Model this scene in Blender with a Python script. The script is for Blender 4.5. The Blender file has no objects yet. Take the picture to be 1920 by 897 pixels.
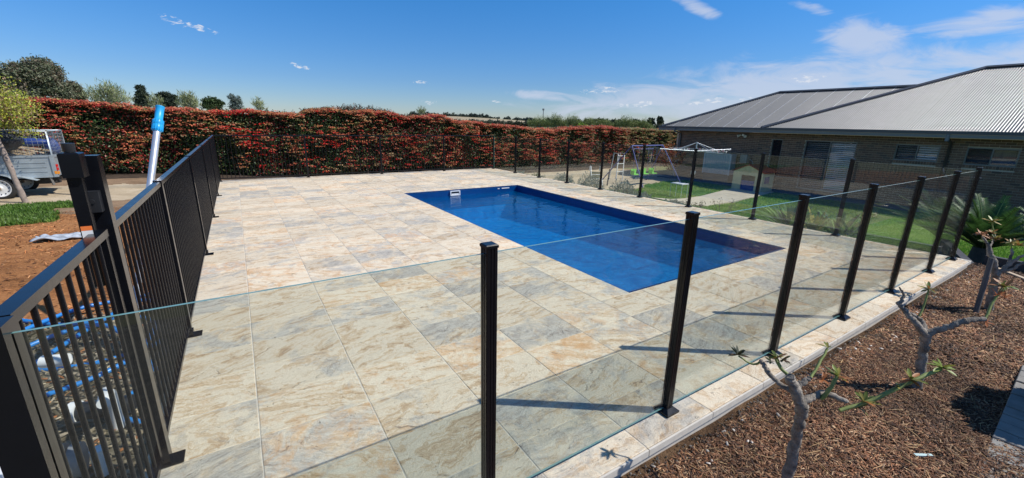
import bpy, math, random
import numpy as np
from mathutils import Vector, Matrix
random.seed(7); rng = np.random.default_rng(7)
sc = bpy.context.scene
C = bpy.context.collection
PI = math.pi
# ------------------------------------------------------------------ camera
CAMZ = 1.694
yaw, pit, rol = 0.575034942, 0.270364549, 0.0193471603
Fw = Vector((math.sin(yaw)*math.cos(pit), math.cos(yaw)*math.cos(pit), -math.sin(pit)))
R0 = Vector((math.cos(yaw), -math.sin(yaw), 0)); U0 = R0.cross(Fw)
Rt = R0*math.cos(rol) + U0*math.sin(rol); Up = -R0*math.sin(rol) + U0*math.cos(rol)
cd = bpy.data.cameras.new('camera'); cam = bpy.data.objects.new('camera', cd); C.objects.link(cam)
M = Matrix(((Rt.x, Up.x, -Fw.x, 0), (Rt.y, Up.y, -Fw.y, 0), (Rt.z, Up.z, -Fw.z, CAMZ), (0, 0, 0, 1)))
cam.matrix_world = M
cd.sensor_width = 36; cd.lens = 783.98/1920*36; cd.clip_start = 0.05; cd.clip_end = 20000
sc.camera = cam
# ------------------------------------------------------------------ sky, sun, exposure
SUN_AZ, SUN_EL = math.radians(126), math.radians(47.5)
w = bpy.data.worlds.new('World'); sc.world = w; w.use_nodes = True
nt = w.node_tree; nt.nodes.clear()
def nd(t, typ, **k):
    n = t.nodes.new(typ)
    for a, b in k.items():
        if a == 'ins':
            for i, v in b.items():
                if isinstance(v, bpy.types.NodeSocket): t.links.new(v, n.inputs[i])
                else: n.inputs[i].default_value = v
        else: setattr(n, a, b)
    return n
def mth(t, op, a, b=None, c=None, clamp=False):
    n = t.nodes.new('ShaderNodeMath'); n.operation = op; n.use_clamp = clamp
    for i, v in enumerate((a, b, c)):
        if v is None: continue
        if isinstance(v, (int, float)): n.inputs[i].default_value = v
        else: t.links.new(v, n.inputs[i])
    return n.outputs[0]
def mixc(t, fac, a, b, mode='MIX'):
    n = t.nodes.new('ShaderNodeMix'); n.data_type = 'RGBA'; n.blend_type = mode
    for i, v in ((0, fac), (6, a), (7, b)):
        if isinstance(v, bpy.types.NodeSocket): t.links.new(v, n.inputs[i])
        elif i == 0: n.inputs[0].default_value = v
        else: n.inputs[i].default_value = (*v[:3], 1)
    return n.outputs[2]
def ramp(t, fac, stops, interp='LINEAR'):
    n = t.nodes.new('ShaderNodeValToRGB'); cr = n.color_ramp; cr.interpolation = interp
    while len(cr.elements) < len(stops): cr.elements.new(0.5)
    for e, (p, c) in zip(cr.elements, stops):
        e.position = p; e.color = (*c, 1) if len(c) == 3 else c
    t.links.new(fac, n.inputs[0]); return n.outputs[0]
def noise(t, vec, scale, detail=4, rough=0.55, dist=0.0, col=False):
    n = t.nodes.new('ShaderNodeTexNoise'); n.inputs['Scale'].default_value = scale
    n.inputs['Detail'].default_value = detail; n.inputs['Roughness'].default_value = rough
    n.inputs['Distortion'].default_value = dist
    if vec is not None: t.links.new(vec, n.inputs['Vector'])
    return n.outputs[1 if col else 0]
sky = nd(nt, 'ShaderNodeTexSky', sky_type='NISHITA', sun_disc=False, sun_elevation=SUN_EL, sun_rotation=SUN_AZ,
         air_density=1.15, dust_density=0.0, ozone_density=2.5, altitude=0)
hs = nd(nt, 'ShaderNodeHueSaturation', ins={'Color': sky.outputs[0], 'Saturation': 1.15, 'Value': 1.0})
tc = nd(nt, 'ShaderNodeTexCoord'); sx = nd(nt, 'ShaderNodeSeparateXYZ', ins={0: tc.outputs['Generated']})
az = mth(nt, 'MULTIPLY', mth(nt, 'ARCTAN2', sx.outputs[0], sx.outputs[1]), 180/PI)
el = mth(nt, 'MULTIPLY', mth(nt, 'ARCSINE', sx.outputs[2]), 180/PI)
cv = nd(nt, 'ShaderNodeCombineXYZ', ins={0: az, 1: el})
def scaled(vec, s, off=(0, 0, 0), rot=0):
    m = nd(nt, 'ShaderNodeMapping', ins={'Vector': vec, 'Scale': s, 'Location': off, 'Rotation': (0, 0, rot)}); return m.outputs[0]
wn = noise(nt, scaled(cv.outputs[0], (0.09, 0.30, 1), rot=0.12), 1.6, 8, 0.62, 0.9)      # streaky cirrus
pn = noise(nt, scaled(cv.outputs[0], (0.55, 1.3, 1)), 2.6, 7, 0.6, 0.3)                   # puffs
def ell(a0, e0, ra, re, tilt=0.0):
    da = mth(nt, 'SUBTRACT', az, a0); de = mth(nt, 'SUBTRACT', mth(nt, 'SUBTRACT', el, e0), mth(nt, 'MULTIPLY', da, tilt))
    d = mth(nt, 'ADD', mth(nt, 'POWER', mth(nt, 'DIVIDE', da, ra), 2), mth(nt, 'POWER', mth(nt, 'DIVIDE', de, re), 2))
    return mth(nt, 'SUBTRACT', 1.0, d)
def total(lst):
    o = lst[0]
    for x in lst[1:]: o = mth(nt, 'MAXIMUM', o, x)
    return o
sheets = total([mth(nt, 'MAXIMUM', ell(*p), -1.5) for p in
    [(66, 3.6, 25, 4.0, .035), (72, 5.6, 17, 2.2, .03), (58, 2.2, 24, 2.2, 0), (53.8, 13.2, 2.6, .8, -.4), (65.3, 11.9, 2.4, .6, -.35), (70.2, 8.8, 4.0, 2.0, -.2), (38, 3.3, 7, .7, -.08), (79, 9.2, 6, 1.2, .05), (120, 8, 30, 5, .05), (-60, 14, 25, 4, .1), (180, 20, 30, 5, 0)]])
cir = mth(nt, 'ADD', mth(nt, 'MULTIPLY', mth(nt, 'SUBTRACT', wn, 0.5), 5.0), mth(nt, 'MULTIPLY', sheets, 1.3))
mr = nd(nt, 'ShaderNodeMapRange', interpolation_type='SMOOTHSTEP', ins={0: cir, 1: -0.3, 2: 1.6, 3: 0.0, 4: 0.74})
puffs = total([mth(nt, 'MAXIMUM', ell(*p), -2) for p in
    [(-3.6, 9.15, 1.3, .42, -.15), (-2.1, 8.85, 1.9, .3, -.2), (20.9, 4.75, 1.1, .24, 0), (7.4, 5.8, 1.1, .3, -.2), (44.7, 4.25, 1.6, .45, 0), (42.5, 4.05, 1.6, .3, 0), (49.5, 2.6, 1.4, .42, 0), (47.4, 2.4, 1.6, .25, 0), (66.3, 5.25, 1.6, .5, .05), (57.3, 3.05, 1.4, .45, .05), (55.2, 2.7, 1.6, .25, 0), (30.6, 2.7, .8, .2, 0), (22, 2.3, 1, .25, 0), (60.5, 3.1, 1, .35, 0)]])
pf = mth(nt, 'ADD', mth(nt, 'MULTIPLY', mth(nt, 'SUBTRACT', pn, 0.53), 9.0), puffs)
mp = nd(nt, 'ShaderNodeMapRange', interpolation_type='SMOOTHSTEP', ins={0: pf, 1: 0.1, 2: 1.7, 3: 0.0, 4: 0.8})
tnt = ramp(nt, mth(nt, 'DIVIDE', el, 40.0, clamp=True), [(0.0, (.36, .45, .70)), (0.12, (.27, .41, .68)), (0.35, (.20, .48, .76)), (1.0, (.52, .62, .70))])
skc = mixc(nt, 1.0, hs.outputs[0], tnt, 'MULTIPLY')
c1 = mixc(nt, mr.outputs[0], skc, (3.5, 3.9, 4.8))
c2 = mixc(nt, mp.outputs[0], c1, (4.6, 4.8, 5.2))
bg = nd(nt, 'ShaderNodeBackground', ins={'Color': c2, 'Strength': 0.15})
nt.links.new(bg.outputs[0], nd(nt, 'ShaderNodeOutputWorld').inputs[0])
sd = bpy.data.lights.new('sun', 'SUN'); sd.energy = 4.6; sd.angle = math.radians(0.53); sd.color = (1, 0.955, 0.89)
sun = bpy.data.objects.new('sun', sd); C.objects.link(sun)
sdir = Vector((math.sin(SUN_AZ)*math.cos(SUN_EL), math.cos(SUN_AZ)*math.cos(SUN_EL), math.sin(SUN_EL)))
sun.rotation_euler = sdir.to_track_quat('Z', 'Y').to_euler(); sun.location = (8, -8, 12)
sc.view_settings.view_transform = 'Standard'; sc.view_settings.look = 'None'
sc.view_settings.exposure = 0.15; sc.view_settings.gamma = 1.0
sc.cycles.max_bounces = 10; sc.cycles.transparent_max_bounces = 24; sc.cycles.caustics_reflective = False; sc.cycles.caustics_refractive = False

# ------------------------------------------------------------------ helpers
W0 = {}   # world offset of every parent object
def tag(o, label=None, cat=None, group=None, kind=None):
    if label: o['label'] = label
    if cat: o['category'] = cat
    if group: o['group'] = group
    if kind: o['kind'] = kind
    return o
def thing(name, loc, label, cat, group=None):
    o = bpy.data.objects.new(name, None); o.empty_display_size = 0.1; C.objects.link(o)
    o.location = loc; W0[o] = Vector(loc); return tag(o, label, cat, group)
def link(name, me, parent=None, at=None):
    """mesh whose vertices are in world space shifted by 'at' (instanced piece) """
    o = bpy.data.objects.new(name, me); C.objects.link(o)
    base = W0[parent] if parent else Vector((0, 0, 0))
    wl = Vector(at) if at is not None else Vector((0, 0, 0))
    if parent: o.parent = parent
    o.location = wl - base; W0[o] = wl
    return o
class MB:
    def __init__(s): s.v = []; s.f = []; s.m = []; s.smooth = []; s.cm = 0; s.sm = False
    def face(s, idx): s.f.append(idx); s.m.append(s.cm); s.smooth.append(s.sm)
    def add(s, vs, fs):
        n = len(s.v); s.v += [tuple(q) for q in vs]
        for f in fs: s.face([n+i for i in f])
    def box(s, c, d, rot=None, ch=0.0):
        hx, hy, hz = d[0]/2, d[1]/2, d[2]/2
        vs = [Vector((a*hx, b*hy, e*hz)) for e in (-1, 1) for b in (-1, 1) for a in (-1, 1)]
        if ch > 0:   # chamfered upper edges
            vs = [Vector((a*hx, b*hy, -hz)) for b in (-1, 1) for a in (-1, 1)] + [Vector((a*hx, b*hy, hz-ch)) for b in (-1, 1) for a in (-1, 1)] + [Vector((a*(hx-ch), b*(hy-ch), hz)) for b in (-1, 1) for a in (-1, 1)]
            fs = [(0, 2, 3, 1), (0, 1, 5, 4), (1, 3, 7, 5), (3, 2, 6, 7), (2, 0, 4, 6), (4, 5, 9, 8), (5, 7, 11, 9), (7, 6, 10, 11), (6, 4, 8, 10), (8, 9, 11, 10)]
        else: fs = [(0, 2, 3, 1), (4, 5, 7, 6), (0, 1, 5, 4), (1, 3, 7, 5), (3, 2, 6, 7), (2, 0, 4, 6)]
        if rot is not None: vs = [rot @ q for q in vs]
        c = Vector(c); s.add([q+c for q in vs], fs)
    def b2(s, p, q, ch=0.0):
        s.box([(a+b)/2 for a, b in zip(p, q)], [abs(b-a) for a, b in zip(p, q)], None, ch)
    def beam(s, a, b, wd, ht, up=(0, 0, 1)):
        a = Vector(a); b = Vector(b); d = (b-a); L = d.length; d.normalize(); r = d.cross(Vector(up))
        if r.length < 1e-4: r = Vector((1, 0, 0))
        r.normalize(); u = r.cross(d)
        s.box((a+b)/2, (wd, L, ht), Matrix((r, d, u)).transposed())
    def tube(s, pts, rad, n=8, cap=True, smooth=True):
        pts = [Vector(p) for p in pts]; rad = rad if isinstance(rad, (list, tuple)) else [rad]*len(pts)
        old = s.sm; s.sm = smooth; base = len(s.v); pr = None
        for i, p in enumerate(pts):
            d = (pts[min(i+1, len(pts)-1)] - pts[max(i-1, 0)]).normalized()
            if pr is None: pr = d.orthogonal().normalized()
            pr = (pr - d*pr.dot(d)); pr = pr.normalized() if pr.length > 1e-5 else d.orthogonal().normalized()
            q = d.cross(pr)
            for k in range(n):
                t = 2*PI*k/n; s.v.append(tuple(p + (pr*math.cos(t)+q*math.sin(t))*rad[i]))
        for i in range(len(pts)-1):
            for k in range(n):
                a = base+i*n+k; b = base+i*n+(k+1) % n; s.face([a, b, b+n, a+n])
        s.sm = False
        if cap:
            e0 = s.v[base:base+n]; e1 = s.v[base+(len(pts)-1)*n:base+len(pts)*n]; b2_ = len(s.v); s.v += e0+e1
            s.face([b2_+k for k in range(n)][::-1]); s.face([b2_+n+k for k in range(n)])
        s.sm = old
    def prism(s, prof, a, b):
        """vertical prism of xy profile between z=a and z=b"""
        n = len(prof); s.add([(x, y, a) for x, y in prof]+[(x, y, b) for x, y in prof],
              [[(k), (k+1) % n, n+(k+1) % n, n+k] for k in range(n)]+[list(range(n))[::-1], list(range(n, 2*n))])
    def blob(s, c, r, nu=10, nv=7, amp=0.0, seed=0):
        rr = random.Random(seed); base = len(s.v); old = s.sm; s.sm = True
        for i in range(nv+1):
            th = PI*i/nv
            for k in range(nu):
                ph = 2*PI*k/nu; q = 1+amp*(rr.random()-.5)*2
                s.v.append((c[0]+r[0]*q*math.sin(th)*math.cos(ph), c[1]+r[1]*q*math.sin(th)*math.sin(ph), c[2]+r[2]*q*math.cos(th)))
        for i in range(nv):
            for k in range(nu):
                a = base+i*nu+k; b = base+i*nu+(k+1) % nu; s.face([a, a+nu, b+nu, b])
        s.sm = old
    def mesh(s, name, mats, origin=(0, 0, 0)):
        me = bpy.data.meshes.new(name); ox, oy, oz = origin
        me.from_pydata([(x-ox, y-oy, z-oz) for x, y, z in s.v], [], s.f)
        for m in (mats if isinstance(mats, (list, tuple)) else [mats]): me.materials.append(m)
        me.polygons.foreach_set('material_index', s.m); me.polygons.foreach_set('use_smooth', s.smooth); me.update(); return me
    def build(s, name, mats, parent=None, **k):
        base = W0[parent] if parent else Vector((0, 0, 0))
        o = bpy.data.objects.new(name, s.mesh(name, mats, base)); C.objects.link(o)
        if parent: o.parent = parent
        W0[o] = base.copy(); return tag(o, **k)
def npmesh(name, V, F, mat, col=None, parent=None, smooth=False, **k):
    V = np.asarray(V, np.float32); F = np.asarray(F, np.int32); nf, c = F.shape
    if parent: V = V - np.array(W0[parent], np.float32)
    me = bpy.data.meshes.new(name); me.vertices.add(len(V)); me.vertices.foreach_set('co', V.ravel())
    me.loops.add(nf*c); me.loops.foreach_set('vertex_index', F.ravel())
    me.polygons.add(nf); me.polygons.foreach_set('loop_start', np.arange(nf, dtype=np.int32)*c)
    if smooth: me.polygons.foreach_set('use_smooth', np.ones(nf, bool))
    if col is not None:
        a = me.color_attributes.new('tint', 'FLOAT_COLOR', 'POINT'); a.data.foreach_set('color', np.c_[np.asarray(col, np.float32), np.ones(len(V), np.float32)].ravel())
    me.materials.append(mat); me.update(); me.validate()
    o = bpy.data.objects.new(name, me); C.objects.link(o)
    if parent: o.parent = parent
    W0[o] = Vector(W0[parent]) if parent else Vector((0, 0, 0)); return tag(o, **k)
def settint(me, t):
    a = me.color_attributes.new('tint', 'FLOAT_COLOR', 'POINT')
    a.data.foreach_set('color', np.tile(np.array([*t, 1], np.float32), len(me.vertices)))
def vn(x, y, s=1.0, seed=0):
    """cheap smooth value noise, -1..1"""
    x = np.asarray(x, float)*s+seed*17.3; y = np.asarray(y, float)*s+seed*9.1
    xi = np.floor(x); yi = np.floor(y); fx = x-xi; fy = y-yi; fx = fx*fx*(3-2*fx); fy = fy*fy*(3-2*fy)
    h = lambda a, b: np.modf(np.abs(np.sin(a*127.1+b*311.7+seed*3.7)*43758.5453))[0]
    return 2*((h(xi, yi)*(1-fx)+h(xi+1, yi)*fx)*(1-fy)+(h(xi, yi+1)*(1-fx)+h(xi+1, yi+1)*fx)*fy)-1
def sst(a, b, x):
    t = np.clip((np.asarray(x, float)-a)/(b-a), 0, 1); return t*t*(3-2*t)

# ------------------------------------------------------------------ materials
def newmat(name):
    m = bpy.data.materials.new(name); m.use_nodes = True; t = m.node_tree; p = t.nodes['Principled BSDF']; return m, t, p
def wpos(t): return nd(t, 'ShaderNodeNewGeometry').outputs['Position']
def bump(t, p, h, strength=0.3, dist=0.01):
    b = nd(t, 'ShaderNodeBump', ins={'Height': h, 'Strength': strength, 'Distance': dist}); t.links.new(b.outputs[0], p.inputs['Normal']); return b
def simple(name, col, rough=0.6, metal=0.0, var=0.12, scale=6, bmp=0.0, bscale=40, spec=None, coat=0.0):
    m, t, p = newmat(name); P = wpos(t)
    n = noise(t, P, scale, 5, 0.6)
    a = tuple(c*(1-var) for c in col); b = tuple(min(1, c*(1+var)) for c in col)
    t.links.new(ramp(t, n, [(0.3, a), (0.7, b)]), p.inputs['Base Color'])
    n2 = noise(t, P, scale*3, 4, 0.6)
    t.links.new(mth(t, 'ADD', mth(t, 'MULTIPLY', n2, 0.18), rough-0.09), p.inputs['Roughness'])
    p.inputs['Metallic'].default_value = metal; p.inputs['Coat Weight'].default_value = coat
    if spec is not None: p.inputs['Specular IOR Level'].default_value = spec
    if bmp: bump(t, p, noise(t, P, bscale, 4, 0.6), bmp, 0.01)
    return m
BLACK = simple('black_powder_coat', (0.005, 0.0056, 0.0078), 0.22, 0, 0.10, 8, spec=0.33)
RUST = simple('screw_steel', (0.5, 0.5, 0.5), 0.3, 1)
def paver_mat():
    m, t, p = newmat('stone_paver')
    at = nd(t, 'ShaderNodeAttribute', attribute_name='tint'); sp = nd(t, 'ShaderNodeSeparateColor', ins={0: at.outputs['Color']})
    P = wpos(t)
    off = nd(t, 'ShaderNodeVectorMath', operation='MULTIPLY_ADD', ins={0: at.outputs['Color'], 1: (37, 23, 11), 2: P}).outputs[0]
    ang = mth(t, 'MULTIPLY', mth(t, 'SUBTRACT', sp.outputs[1], 0.45), 1.1)
    rot = nd(t, 'ShaderNodeVectorRotate', rotation_type='Z_AXIS', ins={'Vector': off, 'Angle': ang}).outputs[0]
    wv = noise(t, off, 2.2, 5, 0.62, 0.4, True)
    stx = mth(t, 'ADD', mth(t, 'MULTIPLY', sp.outputs[2], 3.0), 2.2)
    st = nd(t, 'ShaderNodeCombineXYZ', ins={0: 1.25, 1: stx, 2: 1.0})
    sc_ = nd(t, 'ShaderNodeVectorMath', operation='MULTIPLY', ins={0: rot, 1: st.outputs[0]}).outputs[0]
    wr = nd(t, 'ShaderNodeVectorMath', operation='MULTIPLY_ADD', ins={0: wv, 1: (1.0, 1.0, 0), 2: sc_}).outputs[0]
    v1 = noise(t, wr, 3.1, 10, 0.82, 0.3)                     # broad veins
    v2 = noise(t, wr, 7.5, 10, 0.82, 0.6)                     # fine veins
    bl = noise(t, off, 3.4, 7, 0.72, 0.5)                     # blotches inside a tile
    bl2 = noise(t, rot, 5.2, 6, 0.75, 0.9)
    sp2 = noise(t, off, 75, 4, 0.8, .3)                       # grain
    pit = noise(t, off, 38, 3, 0.6, .8)
    c = ramp(t, v1, [(0.28, (.30, .20, .12)), (0.38, (.47, .34, .22)), (0.455, (.66, .53, .38)), (0.52, (.78, .71, .59)), (0.59, (.74, .66, .53)), (0.67, (.52, .40, .28)), (0.78, (.44, .37, .31))])
    grey = ramp(t, v2, [(0.34, (.20, .20, .205)), (0.46, (.38, .38, .375)), (0.57, (.62, .61, .57)), (0.68, (.36, .355, .35))])
    gm = mth(t, 'MULTIPLY', mth(t, 'SUBTRACT', mth(t, 'ADD', mth(t, 'MULTIPLY', sp.outputs[0], .42), mth(t, 'MULTIPLY', bl, 1.7)), 1.10), 5.0, clamp=True)
    c = mixc(t, mth(t, 'MULTIPLY', gm, 0.8), c, grey)
    om = mth(t, 'MULTIPLY', mth(t, 'SUBTRACT', mth(t, 'ADD', mth(t, 'MULTIPLY', sp.outputs[1], .35), bl2), .77), 5.0, clamp=True)
    c = mixc(t, mth(t, 'MULTIPLY', om, 0.70), c, (.62, .36, .17))
    rm = mth(t, 'MULTIPLY', mth(t, 'SUBTRACT', mth(t, 'MULTIPLY', v2, bl2), .325), 9.0, clamp=True)
    c = mixc(t, mth(t, 'MULTIPLY', rm, 0.75), c, (.40, .23, .13))
    dk = mth(t, 'MULTIPLY', mth(t, 'SUBTRACT', 0.425, v2), 8.0, clamp=True)
    c = mixc(t, mth(t, 'MULTIPLY', dk, 0.75), c, (.22, .17, .13))
    lt = mth(t, 'MULTIPLY', mth(t, 'SUBTRACT', v2, 0.575), 7.0, clamp=True)
    c = mixc(t, mth(t, 'MULTIPLY', lt, 0.45), c, (.84, .80, .72))
    gr = mth(t, 'MULTIPLY', mth(t, 'SUBTRACT', 0.46, sp2), 5.0, clamp=True)
    c = mixc(t, mth(t, 'MULTIPLY', gr, 0.38), c, (.30, .24, .18))
    # long hairline cleft cracks
    w3 = nd(t, 'ShaderNodeTexVoronoi', feature='DISTANCE_TO_EDGE', ins={'Vector': wr, 'Scale': 0.9})
    ck = mth(t, 'MULTIPLY', mth(t, 'SUBTRACT', .011, w3.outputs['Distance']), 110, clamp=True)
    ck = mth(t, 'MULTIPLY', ck, mth(t, 'MULTIPLY', mth(t, 'SUBTRACT', bl2, .50), 8.0, clamp=True))
    pm = mth(t, 'MULTIPLY', mth(t, 'SUBTRACT', .315, pit), 30.0, clamp=True)
    c = mixc(t, mth(t, 'MULTIPLY', mth(t, 'MAXIMUM', ck, pm), 0.7), c, (.15, .12, .10))
    br = mth(t, 'ADD', mth(t, 'MULTIPLY', sp.outputs[1], 0.26), 0.86)
    cc = nd(t, 'ShaderNodeHueSaturation', ins={'Color': c, 'Value': br, 'Saturation': 1.05})
    cw = mixc(t, 1.0, cc.outputs[0], (1.0, .967, .90), 'MULTIPLY')
    t.links.new(cw, p.inputs['Base Color'])
    p.inputs['Roughness'].default_value = 0.66; p.inputs['Specular IOR Level'].default_value = 0.3
    hgt = mth(t, 'SUBTRACT', mth(t, 'ADD', mth(t, 'MULTIPLY', v2, 1.0), mth(t, 'ADD', mth(t, 'MULTIPLY', sp2, 0.4), mth(t, 'MULTIPLY', v1, 1.2))), mth(t, 'MULTIPLY', mth(t, 'MAXIMUM', ck, pm), .5))
    bump(t, p, hgt, 0.8, 0.010); return m
PAVER = paver_mat()
GROUT = simple('grout', (.58, .54, .47), 0.9, var=.1, scale=20)
def two_sided_ior(t, v):
    # a thin pane has no refraction offset here: same Fresnel on both faces
    g = nd(t, 'ShaderNodeNewGeometry')
    return mth(t, 'ADD', v, mth(t, 'MULTIPLY', g.outputs['Backfacing'], 1/v-v))
def glass_mat(name, tint, spec_rough=0.0):
    m = bpy.data.materials.new(name); m.use_nodes = True; t = m.node_tree; t.nodes.clear()
    P = wpos(t)
    nb = nd(t, 'ShaderNodeBump', ins={'Height': noise(t, P, 1.3, 2), 'Strength': 0.03, 'Distance': 0.02})
    fr = nd(t, 'ShaderNodeFresnel', ins={'IOR': two_sided_ior(t, 1.5)})
    tr = nd(t, 'ShaderNodeBsdfTransparent', ins={0: (*tint, 1)})
    gl = nd(t, 'ShaderNodeBsdfGlossy', ins={'Color': (1, 1, 1, 1), 'Roughness': spec_rough, 'Normal': nb.outputs[0]})
    mx = nd(t, 'ShaderNodeMixShader', ins={0: fr.outputs[0], 1: tr.outputs[0], 2: gl.outputs[0]})
    # dust and dried water marks on the pane
    sm = mth(t, 'MULTIPLY', mth(t, 'MULTIPLY', mth(t, 'SUBTRACT', noise(t, P, 9, 6, .7), 0.58), 3.0, clamp=True), 0.035)
    df = nd(t, 'ShaderNodeBsdfDiffuse', ins={0: (.6, .62, .6, 1)})
    m2 = nd(t, 'ShaderNodeMixShader', ins={0: mth(t, 'ADD', sm, 0.008), 1: mx.outputs[0], 2: df.outputs[0]})
    t.links.new(m2.outputs[0], nd(t, 'ShaderNodeOutputMaterial').inputs[0]); return m
GLASS = glass_mat('fence_glass', (.952, .975, .955))
WGLASS = glass_mat('window_glass', (.90, .93, .95))
GEDGE = simple('glass_edge', (.16, .30, .27), 0.12, 0, .05, spec=1.0)
WHITEP = simple('white_plastic', (.78, .78, .76), 0.35, var=.05)
GREYP = simple('grey_plastic', (.20, .21, .22), 0.45, var=.1)
DARKP = simple('dark_plastic', (.02, .021, .024), 0.35, var=.2)
BLUEH = simple('blue_hose_plastic', (.02, .20, .55), 0.35, var=.1, spec=.6)
BLUEG = simple('bright_blue_plastic', (.02, .36, .72), 0.4, var=.08)
ALU = simple('brushed_aluminium', (.62, .65, .70), 0.35, 0.6, .05)
GALV = simple('galvanised_steel', (.50, .56, .58), 0.42, 0.55, .12, 5)
RUBBER = simple('tyre_rubber', (.022, .021, .02), 0.8, var=.2, bmp=.2)
WHITEM = simple('white_paint', (.74, .74, .72), 0.45, var=.06)

def brick_mat():
    m, t, p = newmat('brown_brick'); P = wpos(t)
    at = nd(t, 'ShaderNodeAttribute', attribute_name='tint')
    n = noise(t, P, 14, 5, .65)
    c = mixc(t, mth(t, 'MULTIPLY', n, .5), at.outputs['Color'], (.05, .035, .03))
    t.links.new(c, p.inputs['Base Color']); p.inputs['Roughness'].default_value = 0.8; bump(t, p, noise(t, P, 60, 4, .7), .4, .006); return m
BRICK = brick_mat()
MORTAR = simple('mortar', (.46, .40, .32), 0.95, var=.12, scale=12, bmp=.3, bscale=80)
ROOF = simple('roof_steel', (.145, .143, .137), 0.42, 0.0, .05, 1.2, spec=.5)
ROOFD = simple('roof_trim_dark', (.065, .072, .085), 0.45, 0.1, .06)
FASC = simple('fascia_grey', (.16, .175, .19), 0.5, 0, .06)
FRAME = simple('window_frame_grey', (.15, .16, .165), 0.4, .2, .06)
SLAT = simple('blind_slat', (.60, .62, .64), 0.45, 0, .05)
SLATR = simple('blind_slat_pink', (.62, .33, .30), 0.45, 0, .05)
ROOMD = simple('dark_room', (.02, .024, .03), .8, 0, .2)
CONC = simple('concrete', (.46, .40, .30), .85, 0, .16, 3, bmp=.2)
CONCG = simple('grey_concrete', (.12, .112, .10), .85, 0, .14, 4, bmp=.3)
SLEEP = simple('dark_sleeper', (.035, .035, .038), .7, 0, .25, 6, bmp=.3)

def leaf_mat(name, trans=0.25, rough=0.45, var=0.25):
    m = bpy.data.materials.new(name); m.use_nodes = True; t = m.node_tree; t.nodes.clear()
    at = nd(t, 'ShaderNodeAttribute', attribute_name='tint')
    p = nd(t, 'ShaderNodeBsdfPrincipled', ins={'Base Color': at.outputs['Color'], 'Roughness': rough, 'Specular IOR Level': 0.4})
    tl = nd(t, 'ShaderNodeBsdfTranslucent', ins={0: at.outputs['Color']})
    mx = nd(t, 'ShaderNodeMixShader', ins={0: trans, 1: p.outputs[0], 2: tl.outputs[0]})
    t.links.new(mx.outputs[0], nd(t, 'ShaderNodeOutputMaterial').inputs[0]); return m
LEAF = leaf_mat('leaf'); LEAFM = leaf_mat('leaf_matte', .15, .7)
BARK = simple('grey_bark', (.27, .235, .195), .85, 0, .55, 22, bmp=.8, bscale=90, spec=.25)
BARKB = simple('brown_bark', (.15, .115, .085), .9, 0, .3, 8, bmp=.5, bscale=30)
GREENS = simple('green_stem', (.22, .26, .07), .55, 0, .25, 20, bmp=.2)
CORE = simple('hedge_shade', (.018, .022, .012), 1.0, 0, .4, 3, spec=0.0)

def ground_mat(name, stops, scale=3.0, fine=28, b=.6, bs=30, bd=.03, stretch=None):
    m, t, p = newmat(name); P = wpos(t)
    if stretch: P = nd(t, 'ShaderNodeMapping', ins={'Vector': P, 'Scale': stretch}).outputs[0]
    a = noise(t, P, scale, 6, .65, .5); f = noise(t, P, fine, 5, .75, .3)
    mixv = mth(t, 'ADD', mth(t, 'MULTIPLY', a, .55), mth(t, 'MULTIPLY', f, .45))
    t.links.new(ramp(t, mixv, stops), p.inputs['Base Color']); p.inputs['Roughness'].default_value = .95; p.inputs['Specular IOR Level'].default_value = .15
    bump(t, p, mth(t, 'ADD', f, mth(t, 'MULTIPLY', noise(t, P, bs, 4, .7), .7)), b, bd); return m
G_FIELD = ground_mat('dry_field', [(.3, (.10, .12, .045)), (.5, (.20, .19, .09)), (.7, (.34, .29, .17))], .02, .6, .2)
G_MULCH = ground_mat('bark_mulch', [(.33, (.03, .02, .014)), (.45, (.10, .06, .036)), (.55, (.19, .115, .065)), (.68, (.32, .21, .12))], 2.5, 55, 1.0, 70, .03)
G_ORANGE = ground_mat('orange_mulch', [(.33, (.15, .065, .025)), (.5, (.38, .165, .06)), (.68, (.56, .28, .12))], 1.2, 24, .8, 40, .03)
G_LAWN = ground_mat('lawn', [(.32, (.05, .10, .015)), (.5, (.10, .19, .028)), (.68, (.20, .28, .06))], 1.1, 30, .7, 40, .03)
G_PATH = ground_mat('gravel_path', [(.33, (.30, .23, .15)), (.5, (.46, .37, .25)), (.7, (.62, .52, .38))], 1.6, 30, .5, 50, .02)
G_DIRT = ground_mat('brown_dirt', [(.33, (.13, .085, .05)), (.5, (.25, .165, .10)), (.7, (.38, .27, .17))], 1.3, 26, .6, 45, .02)
G_SOIL = ground_mat('dark_soil', [(.33, (.03, .024, .018)), (.5, (.07, .05, .036)), (.7, (.14, .10, .07))], 2, 40, .8, 50, .03)
G_GREY = ground_mat('pale_rubble_soil', [(.33, (.09, .08, .055)), (.5, (.24, .21, .15)), (.7, (.42, .38, .30))], 6, 40, .9, 60, .03, (1, 3, 1))

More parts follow.
